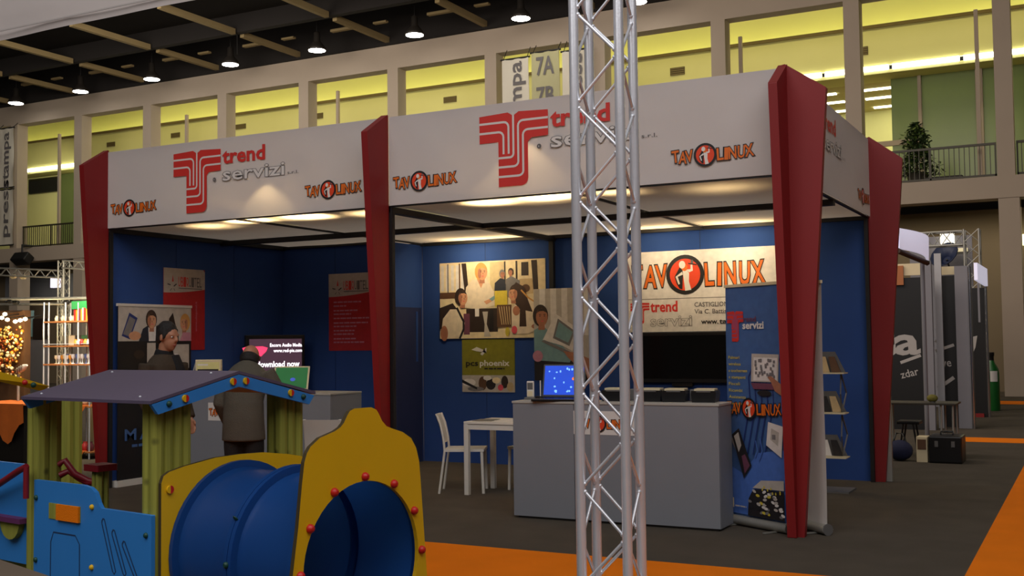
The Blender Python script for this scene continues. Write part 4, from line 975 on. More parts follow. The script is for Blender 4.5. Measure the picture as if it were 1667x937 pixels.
b = MB(); b.box((-.02, 0, -.05), (1.14, .07, .03), M_WHITEPL, Fd); b.build('base_bar', t); b = MB(); b.box((-.01, 1.99, -.01), (1.13, 2.02, .02), M_WHITEPL, Fd); b.build('top_bar', t)

# ================================================================== FLAT SCREENS
def stand_tv(F, w, h):
    pass
a_ = V((XL+.20, 10.80, 0)); b_ = V((-9.06, YB-.24, 0))
u_ = (b_-a_).normalized(); wd = (b_-a_).length
Ft = frame(a_+Z*.93, u_, Z)
t = thing('flat_screen', 'lit flat screen with pink splash and white text, in the left bay corner', 'television', ((a_.x+b_.x)/2, (a_.y+b_.y)/2, 0))
hh = .735
b = MB(); b.box((0, 0, -.06), (wd, hh, 0), M_BLACKPL, Ft); b.build('housing', t, bevel=.008)
E_BACK = emit('screen_violet', (88, 62, 78), .55, .25); E_PINK = emit('screen_pink', (255, 60, 100), 1.5); E_WHITE = emit('screen_white', (255, 250, 255), 2.2)
b = MB(); b.box((.045, .07, 0), (wd-.045, hh-.05, .003), E_BACK, Ft); sc = b.build('screen', t)
P = Print(Ft, .0035)
P.poly([(.12+.15*cos(k*.45)*(1+.25*sin(3*k*.45)), .53+.085*sin(k*.45)*(1+.3*cos(2*k*.45))) for k in range(14)], E_PINK)
P.text('Encore Audio Media', wd*.40, .585, .046, E_WHITE, wd*.545, .006); P.text('www.red-pie.com', wd*.46, .515, .046, E_WHITE, wd*.485, .006)
P.text('download now', wd*.18, .33, .075, E_WHITE, wd*.72, .015); P.text('sicuro', wd*.42, .14, .07, E_WHITE, wd*.2, .015); P.text('coli', wd*.82, .14, .07, E_WHITE, wd*.12, .015)
P.build('screen_text', sc)
b = MB(); b.tube([Ft(wd/2, -.93, -.05), Ft(wd/2, .3, -.05)], .03, M_BLACKPL, 10); b.build('stand_pole', t)
b = MB(); b.box((wd/2-.25, -.93, -.25), (wd/2+.25, -.905, .15), M_BLACKPL, Ft); b.build('stand_base', t, bevel=.005)
# big dark screen in the right bay
Fs = facing((-4.83, Y1-.02, 1.04), 0)
t = thing('dark_screen', 'large switched-off flat screen under the white wall sign', 'television', (-4.2, Y1-.02, 1.04))
b = MB(); b.box((0, 0, -.0), (1.15, .59, .05), M_BLACKPL, Fs); b.build('housing', t, bevel=.008)
b = MB(); b.box((.04, .05, .05), (1.11, .55, .052), mat('dead_screen_glass', (10, 9, 9), .12), Fs); b.build('screen', t)
b = MB(); b.box((.45, -.04, .0), (.7, .0, .04), M_BLACKPL, Fs); b.build('wall_bracket', t)

# ================================================================== COUNTERS, TABLES, CHAIRS
def counter(label, x0, x1, y0, y1, h, seam=None):
    t = thing('counter', label, 'counter', ((x0+x1)/2, (y0+y1)/2, 0))
    box_part('plinth', t, (x0+.03, y0+.03, 0), (x1-.03, y1-.03, .06), M_GREYPL)
    xs = [x0]+(seam or [])+[x1]
    for a, c in zip(xs[:-1], xs[1:]):
        box_part('front_panel', t, (a+.002, y0, .02), (c-.002, y0+.02, h-.02), M_COUNTER, bevel=.002)
    box_part('side_panel', t, (x0, y0+.02, .02), (x0+.02, y1, h-.02), M_COUNTER); box_part('side_panel', t, (x1-.02, y0+.02, .02), (x1, y1, h-.02), M_COUNTER)
    box_part('top', t, (x0-.006, y0-.006, h-.02), (x1+.006, y1, h), M_COUNTERTOP, bevel=.003)
    return t
counter('grey counter in the right bay, standing behind the truss', -4.57, -2.70, 8.72, 9.07, 1.02, [-3.98, -3.94])
counter('grey counter in the left bay, behind the man bent forward', -9.42, -7.17, 9.54, 10.1, 1.02, [-8.3])
def sheet_sign(label, F, w, h, fn):
    t = thing('paper_sign', label, 'sign', tuple(F(w/2, 0, 0)))
    b = MB(); b.box((0, 0, .0005), (w, h, .002), M_PAPER, F); b.build('sheet', t); P = Print(F, .0025, .0004); fn(P); P.build('print', t)
sheet_sign('white paper sign with orange lettering on the counter front, seen through the truss', facing((-3.98, 8.72, .745), 0), .57, .20, lambda P: tavolinux(P, .02, .055, .53))
sheet_sign('white paper sign on the left counter front, beside the grey coat', facing((-8.87, 9.54, .70), 0), .56, .20, lambda P: tavolinux(P, .02, .055, .52))

def chair(label, p, rot):
    t = thing('white_chair', label, 'chair', (0, 0, 0))
    w = .40; M = M_WHITEPL
    for sx in (-1, 1):
        b = MB(); b.tube([(sx*.19, -.20, 0), (sx*.185, -.185, .43)], [.016, .017], M, 8); b.build('front_leg', t)
        b = MB(); b.tube([(sx*.19, .255, 0), (sx*.185, .195, .43), (sx*.185, .205, .55), (sx*.185, .235, .70), (sx*.18, .275, .80)], [(.017, .013)]*5, M, 8); b.build('rear_leg', t)
    b = MB(); b.prism([(-.205, -.21), (.205, -.21), (.20, .20), (-.20, .20)], .425, .45, M, I3); b.build('seat', t, bevel=.01)
    b = MB(); n = 8; vs = []
    for k in range(2):
        for j in range(5):
            z = .50+.30*j/4; yb = .20+.002+.075*(j/4)**1.6
            vs += [V((-.185+.37*i/n, yb+.02*sin(pi*i/n)+.012*k, z)) for i in range(n+1)]
    q = [(j*(n+1)+i, j*(n+1)+i+1, (j+1)*(n+1)+i+1, (j+1)*(n+1)+i) for j in range(4) for i in range(n)]
    o = 5*(n+1); b.add(vs, q+[tuple(o+x for x in f[::-1]) for f in q], M, True)
    top = [4*(n+1)+i for i in range(n+1)]; b.add(vs, [(top[i], top[i+1], o+top[i+1], o+top[i]) for i in range(n)], M); b.build('backrest', t)
    t.location = p; t.rotation_euler = (0, 0, rot); t['group'] = 'white plastic chairs in the booth'; return t
c0 = chair('white chair in profile at the left end of the white table', (-5.83, 10.06, 0), R(114))
c1 = copy_tree(c0, (-5.27, 10.52, 0), rotz=R(0)); c1['label'] = 'white chair behind the white table, partly hidden by the grey counter'
pc_ = at(531, 681, d=10.95); c2 = copy_tree(c0, (pc_.x-.1, pc_.y+.2, 0), rotz=R(200)); c2['label'] = 'white chair seen from behind, right of the left counter'
t = thing('white_table', 'white rectangular table with papers, behind the right counter', 'table', (-5.2, 10.2, 0))
tx0, tx1, ty0, ty1 = -5.70, -4.75, 9.80, 10.40
box_part('top', t, (tx0, ty0, .715), (tx1, ty1, .74), M_WHITEPL, bevel=.003)
box_part('apron', t, (tx0+.01, ty0+.01, .66), (tx1-.01, ty1-.01, .715), M_WHITEPL)
for x in (tx0, tx1-.05):
    for y in (ty0, ty1-.05): box_part('leg', t, (x, y, 0), (x+.05, y+.05, .715), M_WHITEPL, bevel=.003)
for (x, y, r_, m, nm, lb, c_) in ((-5.56, 10.02, .2, M_GREYPL, 'dark_brochure', 'dark brochure lying on the left of the white table', 'brochure'), (-5.30, 10.10, -.3, M_PAPER, 'paper_sheet', 'white sheet of paper on the middle of the white table', 'paper'), (-5.02, 9.98, .35, M_PAPER, 'paper_sheet', 'white sheet on the white table next to the counter', 'paper')):
    b = MB(); b.box((-.105, -.148, 0), (.105, .148, .004), m, frame((x, y, .7405), (cos(r_), sin(r_), 0), (-sin(r_), cos(r_), 0))); tag(b.build(nm), lb, c_)
b = MB(); b.box((-.1, -.09, 0), (.1, .09, .03), M_PAPER, frame((-5.22, 10.29, .7405), (cos(.5), sin(.5), 0), (-sin(.5), cos(.5), 0))); b = tag(b.build('paper_stack'), 'small pile of white papers at the back of the white table', 'papers')

# ================================================================== THINGS ON THE COUNTERS
# laptop with blue bubble picture
def laptop(label, p, ang, w, h, tilt, scr, mcase, deco=None):
    t = thing('laptop', label, 'laptop', p); F = facing(p, ang)
    b = MB(); b.box((-w/2, 0, 0), (w/2, .022, h*1.0), mcase, F); base = b.build('base', t, bevel=.004)
    Fh = frame(F(0, .024, -.0), (cos(ang), sin(ang), 0), V((0, 0, cos(tilt)))+F(0, 0, -sin(tilt))-F(0, 0, 0))
    b = MB(); b.box((-w/2, 0, -.012), (w/2, h, 0), mcase, Fh); lid = b.build('lid', t, bevel=.004)
    b = MB(); b.box((-w/2+.018, .02, 0), (w/2-.018, h-.015, .0015), scr, Fh); b.build('screen', lid)
    if deco:
        P = Print(Fh, .002); deco(P, w, h); P.build('screen_picture', lid)
    k = MB()
    for i in range(4):
        for j in range(11): k.box((-w/2+.03+j*(w-.06)/11, .022, .05+i*.035), (-w/2+.03+(j+.8)*(w-.06)/11, .026, .075+i*.035), M_BLACKPL, F)
    o = k.build('keys', base); o['kind'] = 'stuff'
    return t
E_BLUE = emit('screen_blue', (22, 66, 190), .9, .3); E_PALE = emit('screen_pale_blue', (120, 180, 235), 1.0)
def bub(P, w, h):
    g = random.Random(3)
    for k in range(22): P.ell(g.uniform(-w*.42, w*.42), g.uniform(.1, .95)*h*.95+.01, g.uniform(.005, .011), g.uniform(.006, .012), E_PALE, 10)
    P.ell(.09, h*.55, .014, .014, emit('screen_orange', (235, 120, 60), .8), 10)
laptop('black laptop with a blue bubble screen on the right counter, left of the truss', (-4.21, 9.0, 1.02), R(8), .40, .30, .25, E_BLUE, M_BLACKPL, bub)
E_GREEN = emit('screen_green', (16, 84, 40), .75, .35)
lp = at(472, 626, y=9.62)
laptop('laptop with a green screen on the left counter', (lp.x, 9.62, 1.021), R(20), .40, .27, .3, E_GREEN, M_BEIGEPL, lambda P, w, h: P.ell(.02, .12, .03, .02, emit('screen_blue_patch', (50, 70, 170), .8), 12))
# cordless handset
b0 = V((-4.52, 8.98, 1.02)); t = thing('handset', 'grey cordless handset standing upright at the left end of the right counter', 'phone', tuple(b0)); F = facing(b0, R(5))
b = MB(); b.box((-.05, 0, -.04), (.05, .02, .04), M_GREYPL, F); b.build('cradle', t, bevel=.005)
b = MB(); b.box((-.035, .02, -.012), (.035, .165, .012), M_WHITEPL, F); o = b.build('body', t, bevel=.008); b = MB(); b.box((-.026, .09, .012), (.026, .15, .0135), M_GREYPL, F); b.build('display', o)
b = MB(); b.box((-.024, .03, .012), (.024, .075, .014), M_BEIGEPL, F); b.build('keypad', o)
t = thing('card_holder', 'thin pale card upright in a black holder beside the laptop', 'card', (-4.43, 9.0, 1.02)); F = facing((-4.43, 9.0, 1.02), 0)
b = MB(); b.box((-.04, 0, -.03), (.06, .03, .03), M_BLACKPL, F); b.build('foot', t); b = MB(); b.box((-.006, .03, -.002), (.004, .17, .002), M_PAPER, F); b.build('card', t)
# receipt printers
def printer(label, x, y):
    t = thing('receipt_printer', label, 'printer', (x, y, 1.02), 'receipt printers on the right counter'); F = facing((x, y, 1.02), R(6))
    b = MB(); b.prism([(-.095, 0), (.095, 0), (.105, .07), (.10, .095), (-.10, .095), (-.105, .07)], -.09, .09, M_BLACKPL, F); b.build('housing', t, bevel=.006)
    b = MB(); b.prism([(-.085, .095), (.085, .095), (.085, .112), (-.085, .112)], -.08, .05, M_BEIGEPL, F); b.build('lid', t, bevel=.004)
    b = MB(); b.box((-.06, .085, .088), (.06, .098, .094), M_GREYPL, F); b.build('paper_slot', t)
    return t
for x, lb in ((-3.69, 'dark receipt printer with pale lid seen through the truss'), (-3.36, 'dark receipt printer with pale lid just right of the truss'), (-3.145, 'dark receipt printer with pale lid, in the middle of the row'), (-2.885, 'dark receipt printer with pale lid nearest the roll-up banner')): printer(lb, x, 8.97)
for x, lb in ((-3.56, 'low grey box behind the truss on the right counter'), (-3.01, 'low grey box between the two right hand printers')):
    tag(box_part('grey_box', None, (x-.03, 9.02, 1.02), (x+.07, 9.09, 1.12), M_GREYPL, bevel=.006), lb, 'box')
# till screen and tablet on the left counter
tp = at(340, 603, y=9.75); F = facing((tp.x, 9.75, 1.02), R(16))
t = thing('till_screen', 'cream touch till facing the aisle on the left counter', 'till', (tp.x, 9.75, 1.02))
b = MB(); b.box((-.14, 0, -.1), (.14, .05, .08), M_BEIGEPL, F); b.build('base', t, bevel=.006)
b = MB(); b.prism([(-.13, .05), (.13, .05), (.13, .25), (-.13, .25)], -.03, .0, M_BEIGEPL, F)
b.box((-.16, .18, -.02), (.16, .36, .02), M_BEIGEPL, F); o = b.build('head', t, bevel=.006)
b = MB(); b.box((-.14, .21, .02), (.14, .33, .022), emit('till_screen_face', (150, 140, 90), .5, .5), F); b.build('screen', o)
P = Print(F, .0225); P.rect(-.13, .29, .0, .31, M_INKWHITE); P.rect(-.13, .225, .13, .25, M_INKBLACK); P.build('screen_picture', o)
tp = at(216, 603, y=10.3, ); tx = max(tp.x, XL+.30)
t = thing('grey_tablet', 'grey tablet terminal tilted on a small stand, left end of the left counter', 'tablet', (tx, 9.75, 1.02)); F = facing((-9.25, 9.93, 1.021), R(20)); t.location = (-9.25, 9.93, 1.021); t['_w'] = [-9.25, 9.93, 1.021]
b = MB(); b.tube([F(0, 0, 0), F(0, .2, -.02)], .02, M_GREYPL, 8); b.box((-.09, 0, -.07), (.09, .012, .07), M_GREYPL, F); b.build('stand', t)
Fq = frame(F(0, .27, 0), (cos(R(20)), sin(R(20)), 0), V((0, 0, .8))+F(0, 0, -.6)-F(0, 0, 0))
b = MB(); b.box((-.16, -.09, -.012), (.16, .09, .012), M_ALUDULL, Fq); o = b.build('tablet', t, bevel=.006); b = MB(); b.box((-.14, -.075, .012), (.14, .075, .0135), M_GREYPL, Fq); b.build('screen', o)

# ================================================================== ROLL-UP BANNERS
def rollup(label, pa, pb, h, back, fn, rev=False):
    pa, pb = V(pa), V(pb); u = (pb-pa).normalized(); w = (pb-pa).length; F = frame(pa, u, Z)
    t = thing('roll_up_banner', label, 'banner', tuple((pa+pb)/2))
    b = MB(); n = 10; vs = [F(w*i/n, .05+(h-.05)*j/n, -.004*sin(j*.7)+.003*sin(i*.9)) for j in range(n+1) for i in range(n+1)]
    vs2 = [p-u.cross(Z)*.003 for p in vs]; q = [(j*(n+1)+i, j*(n+1)+i+1, (j+1)*(n+1)+i+1, (j+1)*(n+1)+i) for j in range(n) for i in range(n)]
    b.add(vs, q, back, True); b.add(vs2, [f[::-1] for f in q], M_PAPER, True); b.build('sheet', t)
    b = MB(); b.tube([F(-.01, .045, 0), F(w+.01, .045, 0)], [(.04, .05)]*2, M_ALUDULL, 12); cs = b.build('cassette', t)
    for x in (-.012, w+.002):
        b = MB(); b.tube([F(x, .045, 0), F(x+.012, .045, 0)], .046, M_GREYPL, 14); b.build('end_cap', cs)
    for x in (.08, w-.12):
        b = MB(); b.box((x, .004, -.12), (x+.025, .014, .16), M_ALUDULL, F); b.build('foot', t)
    b = MB(); b.box((-.006, h-.012, -.010), (w+.006, h+.012, .010), M_BEIGEPL, F); b.build('top_rail', t)
    b = MB(); b.tube([F(w/2, .06, -.02), F(w/2, h, -.02)], .010, M_ALU, 8); b.build('support_pole', t)
    if fn:
        P = Print(F, .009); fn(P, w, h); P.build('print', t)
    return t
def blue_art(P, w, h):
    q = lambda pts: [(a*w, b*h) for a, b in pts]
    for k in range(5): P.line(q([(.25+.1*k, .30), (.42+.1*k, .52), (.40+.1*k, .62), (.55+.1*k, .70)]), .012, PC['dblue'])
    P.poly(q([(0, .05), (.98, .05), (.98, .33), (.55, .31), (.25, .22), (0, .25)]), PC['lblue'])
    P.text('trend', .29*w, .848*h, .045, PC['plum'], .26*w, .02); P.text('servizi', .32*w, .818*h, .062, M_INKWHITE, .36*w, .03)
    flow_logo(P, .04*w, .765*h, .29*w, .128*h, M_INKRED, PC['blue'])
    for k, (s_, l) in enumerate((('Palmari', .2), ('wireless', .22), ('e touchscreen', .33), ('e stampanti', .3), ('Fiscali', .2), ('Ricambi', .24), ('Assistenza', .3), ('Gestione file', .34), ('Service', .18))): P.text(s_, .05*w, (.693-.0275*k)*h, .026, PC['yellow'], l*w, .01)
    P.poly(q([(.45, .60), (.47, .715), (.93, .712), (.91, .60)]), PC['greyw']); P.poly(q([(.49, .605), (.505, .70), (.90, .698), (.885, .605)]), PC['white'])
    g = random.Random(5)
    for k in range(30): x, y = g.uniform(.52, .84), g.uniform(.615, .685); P.rect(x*w, y*h, (x+.035)*w, (y+.012)*h, PC['midgrey'])
    P.poly(q([(.45, .595), (.91, .595), (.86, .57), (.50, .57)]), PC['plum']); P.ell(.68*w, .555*h, .12*w, .012*h, PC['dark'])
    P.poly(q([(.98, .545), (.98, .59), (.80, .625), (.74, .62), (.80, .60), (.86, .565)]), PC['skin2'])
    tavolinux(P, .03*w, .466*h, .95*w)
    P.poly(q([(.70, .345), (.95, .30), (.985, .425), (.74, .44)]), PC['white']); P.poly(q([(.77, .37), (.90, .345), (.92, .40), (.79, .415)]), PC['greyw']); P.rect(.80*w, .37*h, .86*w, .39*h, PC['midgrey'])
    P.poly(q([(.08, .355), (.24, .40), (.30, .345), (.18, .31)]), PC['midgrey'])
    P.poly(q([(.10, .375), (.23, .405), (.44, .255), (.30, .20)]), PC['dark']); P.poly(q([(.14, .37), (.22, .388), (.27, .335), (.22, .305)]), PC['greyw']); P.poly(q([(.27, .29), (.33, .30), (.41, .255), (.32, .22)]), PC['plum'])
    P.line(q([(.50, .29), (.55, .32), (.52, .36)]), .01, PC['lblue']); P.line(q([(.57, .28), (.63, .32), (.60, .37)]), .01, PC['lblue'])
    P.poly(q([(.36, .05), (.38, .12), (.46, .16), (.98, .165), (.98, .05)]), PC['dark']); P.poly(q([(.45, .165), (.98, .17), (.98, .21), (.60, .20)]), PC['greyw'])
    for k in range(34):
        x, y = g.uniform(.40, .96), g.uniform(.055, .155); m = g.choice(('white', 'white', 'midgrey', 'yellow', 'dark', 'greyw')); P.ell(x*w, y*h, .035*w, .006*h, PC[m], 8, rot=g.uniform(-.4, .4))
    for k in range(8): P.ell(g.uniform(.55, .95)*w, g.uniform(.150, .175)*h, .012*w, .006*h, PC['yellow'], 8)
    P.rect(.06*w, .075*h, .13*w, .115*h, PC['cream']); P.greek(.15*w, .08*h, .2*w, .012, PC['greyw'])
rollup('blue roll-up banner with product pictures, between right counter and red corner fin', (-2.755, 9.16, 0), (-2.185, 8.82, 0), 1.985, PC['blue'], blue_art)
rollup('plain white back of a roll-up banner right of the red corner fin', (-2.45, 9.41, 0), (-1.90, 8.895, 0), 1.985, M_PAPER, None)
# ---- zigzag brochure rack
t = thing('brochure_rack', 'folding zigzag brochure rack with tilted trays, behind the white roll-up', 'rack', (-2.40, 11.5, 0))
F = facing((-2.62, 11.5, 0), 0); zz = [.18, .42, .62, .84, 1.06, 1.28, 1.42]
for x in (0,):
    b = MB(); b.tube([F(x, .01, .0), F(x, 1.45, -.12)], .009, M_GREYPL, 6); b.build('upright', t)
b = MB(); b.box((-.02, 0, -.22), (.42, .015, .18), M_GREYPL, F); b.build('base', t)
for k, z in enumerate((.34, .78, 1.18)):
    b = MB(); b.prism([(-.0, z), (.40, z), (.40, z+.01), (0, z+.01)], -.05, .16, M_BEIGEPL, F); tr = b.build('tray', t)
    b = MB(); b.prism([(0.02, z+.01), (.38, z+.01), (.28, z+.22), (.02, z+.22)], -.04, -.03, M_GREYPL, F); b.build('tray_back', tr)
    for j in range(3):
        b = MB(); b.prism([(.03+j*.11, z+.012), (.12+j*.11, z+.012), (.10+j*.09, z+.17), (.02+j*.10, z+.17)], -.01, .005, (PC['brown'], M_PAPER, PC['dark'], PC['tan'])[(j+k) % 4], F); b.build('leaflet', tr)
for z in (.56, .98):
    for x in (0, .34):
        for pts in ([F(x, z-.20, .0), F(x+.02, z, .15), F(x, z+.20, .0)], [F(x, z-.20, .0), F(x+.02, z, -.15), F(x, z+.20, .0)]):
            b = MB(); b.tube(pts, .008, M_GREYPL, 6, smooth=False); b.build('zigzag_arm', t)

# ================================================================== NEIGHBOUR STAND ON THE RIGHT
XN = -1.93
def ny(px): return at(px, 550, x=XN).y
def nz(px, py): return at(px, py, x=XN).z
FN = frame((XN, 0, 0), (0, 1, 0), Z)                    # a = depth in the hall, b = height
M_NBLACK = mat('black_board', (13, 11, 12), .5, 0, .1, 5); M_NGREY = mat('grey_stand_board', (128, 126, 132), .6, 0, .05, 5); M_CHROME = mat('chrome_post', (220, 220, 224), .18, 1, .05, 9)
t = thing('neighbour_stand', 'black and grey stand wall with white letters, beyond the rear red fin', 'stand', (-2.3, 20, 0))
def nb(name, Y, px0, px1, ptop, dep, m, zlow=0, parent=None):
    p0, p1 = at(px0, ptop, y=Y), at(px1, ptop, y=Y); b = MB(); b.box((p0.x, Y, zlow), (p1.x, Y+dep, p1.z), m); return b.build(name, parent or t)
pa_ = nb('black_panel', 19.55, 1425, 1499, 451, .06, M_NBLACK)
b = MB(); p0, p1 = at(1425, 450, y=19.55), at(1499, 428, y=19.55); b.box((p0.x, 19.55, p0.z), (p1.x, 19.6, p1.z), M_BEIGEPL); b.build('cream_header', t)
b = MB(); p0, p1 = at(1452, 464, y=19.5), at(1470, 432, y=19.5); b.box((p0.x, 19.5, p0.z), (p1.x, 19.54, p1.z), mat('orange_card', (170, 104, 60), .7)); b.build('orange_card', t)
nb('grey_post', 19.5, 1498, 1515, 426, .12, M_NGREY); nb('light_post', 20.0, 1520, 1531, 412, .08, mat('light_post_paint', (176, 176, 180), .4))
pb_ = nb('black_panel', 20.3, 1524, 1556, 448, .06, M_NBLACK); nb('upper_board', 20.3, 1524, 1556, 433, .05, M_BEIGEPL, at(1540, 447, y=20.3).z)
nb('grey_column', 20.05, 1553, 1577, 432, .3, M_NGREY); pc2 = nb('black_panel', 22.95, 1575, 1602, 468, .06, M_NBLACK)
p0, p1 = at(1578, 678, y=22.9), at(1602, 672, y=22.9); b = MB(); b.box((p0.x, 22.9, 0), (p1.x, 22.95, .07), M_RED); b.build('red_skirting', t)
for px, Y, ty in ((1577.5, 20.0, 434), (1604, 22.95, 466)):
    p0 = at(px, ty, y=Y); b = MB(); b.tube([(p0.x, Y, 0), p0], .028, M_CHROME, 10); b.build('chrome_post', t)
def lets(parent, Y, words, lines, polys=()):
    F = facing((0, Y, 0), 0); P = Print(F, .002); q2 = lambda px, py: (at(px, py, y=Y).x, at(px, py, y=Y).z)
    for s_, a_, c_, bd, ro in words:
        x, z = q2(*a_); x2, z2 = q2(*c_); P.text(s_, x, z, z2-z, M_INKLIGHT, x2-x, bd, R(ro), fit=True)
    for l, w_ in lines: P.line([q2(*v) for v in l], w_, M_INKLIGHT)
    for pl in polys: P.poly([q2(*v) for v in pl], M_INKLIGHT)
    P.build('lettering', parent)
lets(pa_, 19.55, [('a', (1459, 577), (1496, 546), .025, 2), ('zdar', (1468, 616), (1497, 604), .01, 14), ('t', (1440, 575), (1455, 530), .05, 2)], [([(1466, 590), (1499, 578)], .05)])
lets(pb_, 20.3, [('rve', (1528, 598), (1549, 589), .01, 6)], [([(1523, 571), (1553, 561)], .05), ([(1527, 632), (1553, 614)], .06), ([(1523, 557), (1530, 550)], .05)])
lets(pc2, 22.95, [], [], [[(1579, 586), (1588, 565), (1591, 546), (1579, 549)]])
t = thing('lit_header', 'white glowing curved fabric header above the neighbour stand', 'sign', (XN-.2, 18, 2.9))
hp = [at(1464, 371, x=XN-.3), at(1512, 390, x=XN-.05), at(1512, 424, x=XN-.05), at(1464, 404, x=XN-.3)]
n = 10; b = MB(); vs = []
for k in range(2):
    for j in range(2):
        for i in range(n+1):
            p = (hp[0].lerp(hp[1], i/n)) if j else (hp[3].lerp(hp[2], i/n)); vs.append(p+V((.12*sin(pi*i/n)-.04*k, 0, 0)))
m_ = n+1; E_SIGN = emit('lit_fabric', (220, 216, 236), .55, .12)
b.add(vs, [(i, i+1, m_+i+1, m_+i) for i in range(n)]+[(2*m_+i+1, 2*m_+i, 3*m_+i, 3*m_+i+1) for i in range(n)]+[(i+1, i, 2*m_+i, 2*m_+i+1) for i in range(n)], E_SIGN, True); b.build('fabric', t)
b = MB(); b.tube([hp[3]+V((-.02, 0, -.03)), hp[2]+V((-.02, 0, -.03))], .04, mat('brown_header_edge', (70, 48, 40), .6), 6); b.build('lower_edge', t)
b = MB(); b.tube([hp[2]-V((.1, -.1, 0)), V((hp[2].x-.1, hp[2].y+.1, 0))], .03, M_NGREY, 6); b.build('mast', t)
y0, y1 = ny(1585), ny(1602)
t = thing('lit_sign', 'small white lit sign above the last black panel of the neighbour stand', 'sign', (XN, y0, 2.6))
b = MB(); b.prism([(y0, nz(1585, 457)), (y1, nz(1602, 467)), (y1, nz(1602, 440)), (y0, nz(1585, 430))], .04, .10, E_SIGN, FN); b.build('lit_face', t)
b = MB(); b.box(((y0+y1)/2-.03, 1.8, -.0), ((y0+y1)/2+.03, 2.75, .035), M_NGREY, FN); b.build('bracket', t)
# truss and lit panels behind
def small_truss(t, p, q, s, n, r=.02, m=M_ALUDULL):
    p, q = V(p), V(q); d = (q-p).normalized(); a = (V((0, 0, 1)) if abs(d.z) < .8 else V((1, 0, 0))); bb = d.cross(a).normalized(); a = bb.cross(d)
    cs = [(a*i+bb*j)*(s/2) for i, j in ((-1, -1), (1, -1), (1, 1), (-1, 1))]
    for c in cs: k = MB(); k.tube([p+c, q+c], r, m, 6); k.build('chord', t)
    for f in range(4):
        for i in range(n):
            c0, c1 = (cs[f], cs[(f+1) % 4]) if i % 2 else (cs[(f+1) % 4], cs[f]); k = MB(); k.tube([p.lerp(q, i/n)+c0, p.lerp(q, (i+1)/n)+c1], r*.5, m, 5); k.build('brace', t)
t = thing('lattice_arch', 'thin lattice arch with cross beam behind the neighbour stand', 'truss', (-2.1, 24, 0))
small_truss(t, (-3.9, 24.2, 3.53), (-2.3, 24.2, 3.53), .28, 8); small_truss(t, (-2.13, 24.2, 0), (-2.13, 24.2, 3.7), .28, 14)
small_truss(t, (-3.9, 24.2, 0), (-3.9, 24.2, 3.7), .28, 14)
t = thing('backlit_panel', 'white backlit panel seen through the far lattice beam', 'sign', (-2.8, 26, 3.4))
p0, p1 = at(1531, 402, y=26), at(1553, 378, y=26); b = MB(); b.box((p0.x, 26, p0.z), (p1.x, 26.08, p1.z), emit('backlit_face', (255, 248, 224), 1.6)); b.build('lit_face', t)
p0, p1 = at(1522, 411, y=26), at(1575, 403, y=26); b = MB(); b.box((p0.x, 26, p0.z), (p1.x, 26.08, p1.z), emit('backlit_strip', (226, 212, 170), .5)); b.build('lit_strip', t)
b = MB(); b.box((-3.6, 26.1, 0), (-2.3, 26.16, 3.75), M_NGREY); b.build('board', t)
t = thing('hooded_floodlight', 'dark blue hooded floodlight in front of the far grey board', 'lamp', (-2.75, 25, 2.9)); pf = at(1541, 422, y=25.6)
b = MB(); b.lathe([(.10, 0), (.30, .25), (.28, .27), (.08, .03)], mat('dark_blue_shade', (30, 42, 74), .5), frame(pf+V((0, .1, -.02)), (1, 0, .3), (0, .6, 1)), 14); b.build('shade', t)
b = MB(); b.tube([pf, (pf.x, 26.09, pf.z-.15)], .02, M_BLACK, 6); b.build('arm', t)
# table with clutter
t = thing('side_table', 'thin dark table against the neighbour stand, behind the rear fin', 'table', (-1.95, 14.9, 0))
box_part('top', t, (-2.45, 14.95, .675), (-1.56, 15.5, .70), mat('dark_table_top', (60, 56, 48), .4), bevel=.004)
for x in (-2.40, -1.75, -1.61):
    for y in (15.0, 15.42): b = MB(); b.tube([(x, y, 0), (x, y, .675)], .014, M_ALUDULL, 8); b.build('leg', t)
b = MB(); b.ball((-1.86, 15.1, .755), (.07, .06, .05), mat('yellow_green_posy', (110, 104, 40), .8, 0, .4, 30), 10, 7); b.tube([(-1.86, 15.1, .70), (-1.86, 15.1, .74)], .035, M_GREYPL, 8); tag(b.build('small_posy'), 'small yellow green posy on the dark side table', 'flowers')
t = thing('white_carton', 'narrow white carton on the floor left of the black case', 'box', (-1.92, 14.62, 0)); b = MB(); b.box((-1.99, 14.5, 0), (-1.86, 14.75, .31), M_BEIGEPL); b.build('carton', t, bevel=.004); b = MB(); b.box((-1.975, 14.49, .16), (-1.875, 14.5, .28), PC['brown']); b.build('label_print', t)
t = thing('black_case', 'bulky black equipment case on the floor by the dark side table', 'case', (-1.65, 14.7, 0)); b = MB(); b.box((-1.845, 14.45, 0), (-1.46, 14.9, .33), M_BLACKPL); b.build('body', t, bevel=.02)
b = MB(); b.tube([(-1.72, 14.66, .33), (-1.72, 14.66, .37), (-1.58, 14.66, .37), (-1.58, 14.66, .33)], .012, M_BLACKPL, 6); b.build('handle', t)
for x in (-1.75, -1.56): b = MB(); b.box((x-.02, 14.44, .20), (x+.02, 14.45, .27), M_GREYPL); b.build('latch', t)
t = thing('dark_stool', 'dark folding stool under the side table', 'stool', (-2.15, 15.0, 0)); b = MB(); b.box((-2.30, 15.05, .42), (-2.02, 15.35, .46), M_BLACKPL); b.build('seat', t, bevel=.01)
for sx in (-2.28, -2.04):
    for sy in (15.07, 15.33): b = MB(); b.tube([(sx, sy, 0), (sx*.5+-2.16*.5, sy, .42)], .012, M_BLACKPL, 6); b.build('leg', t)
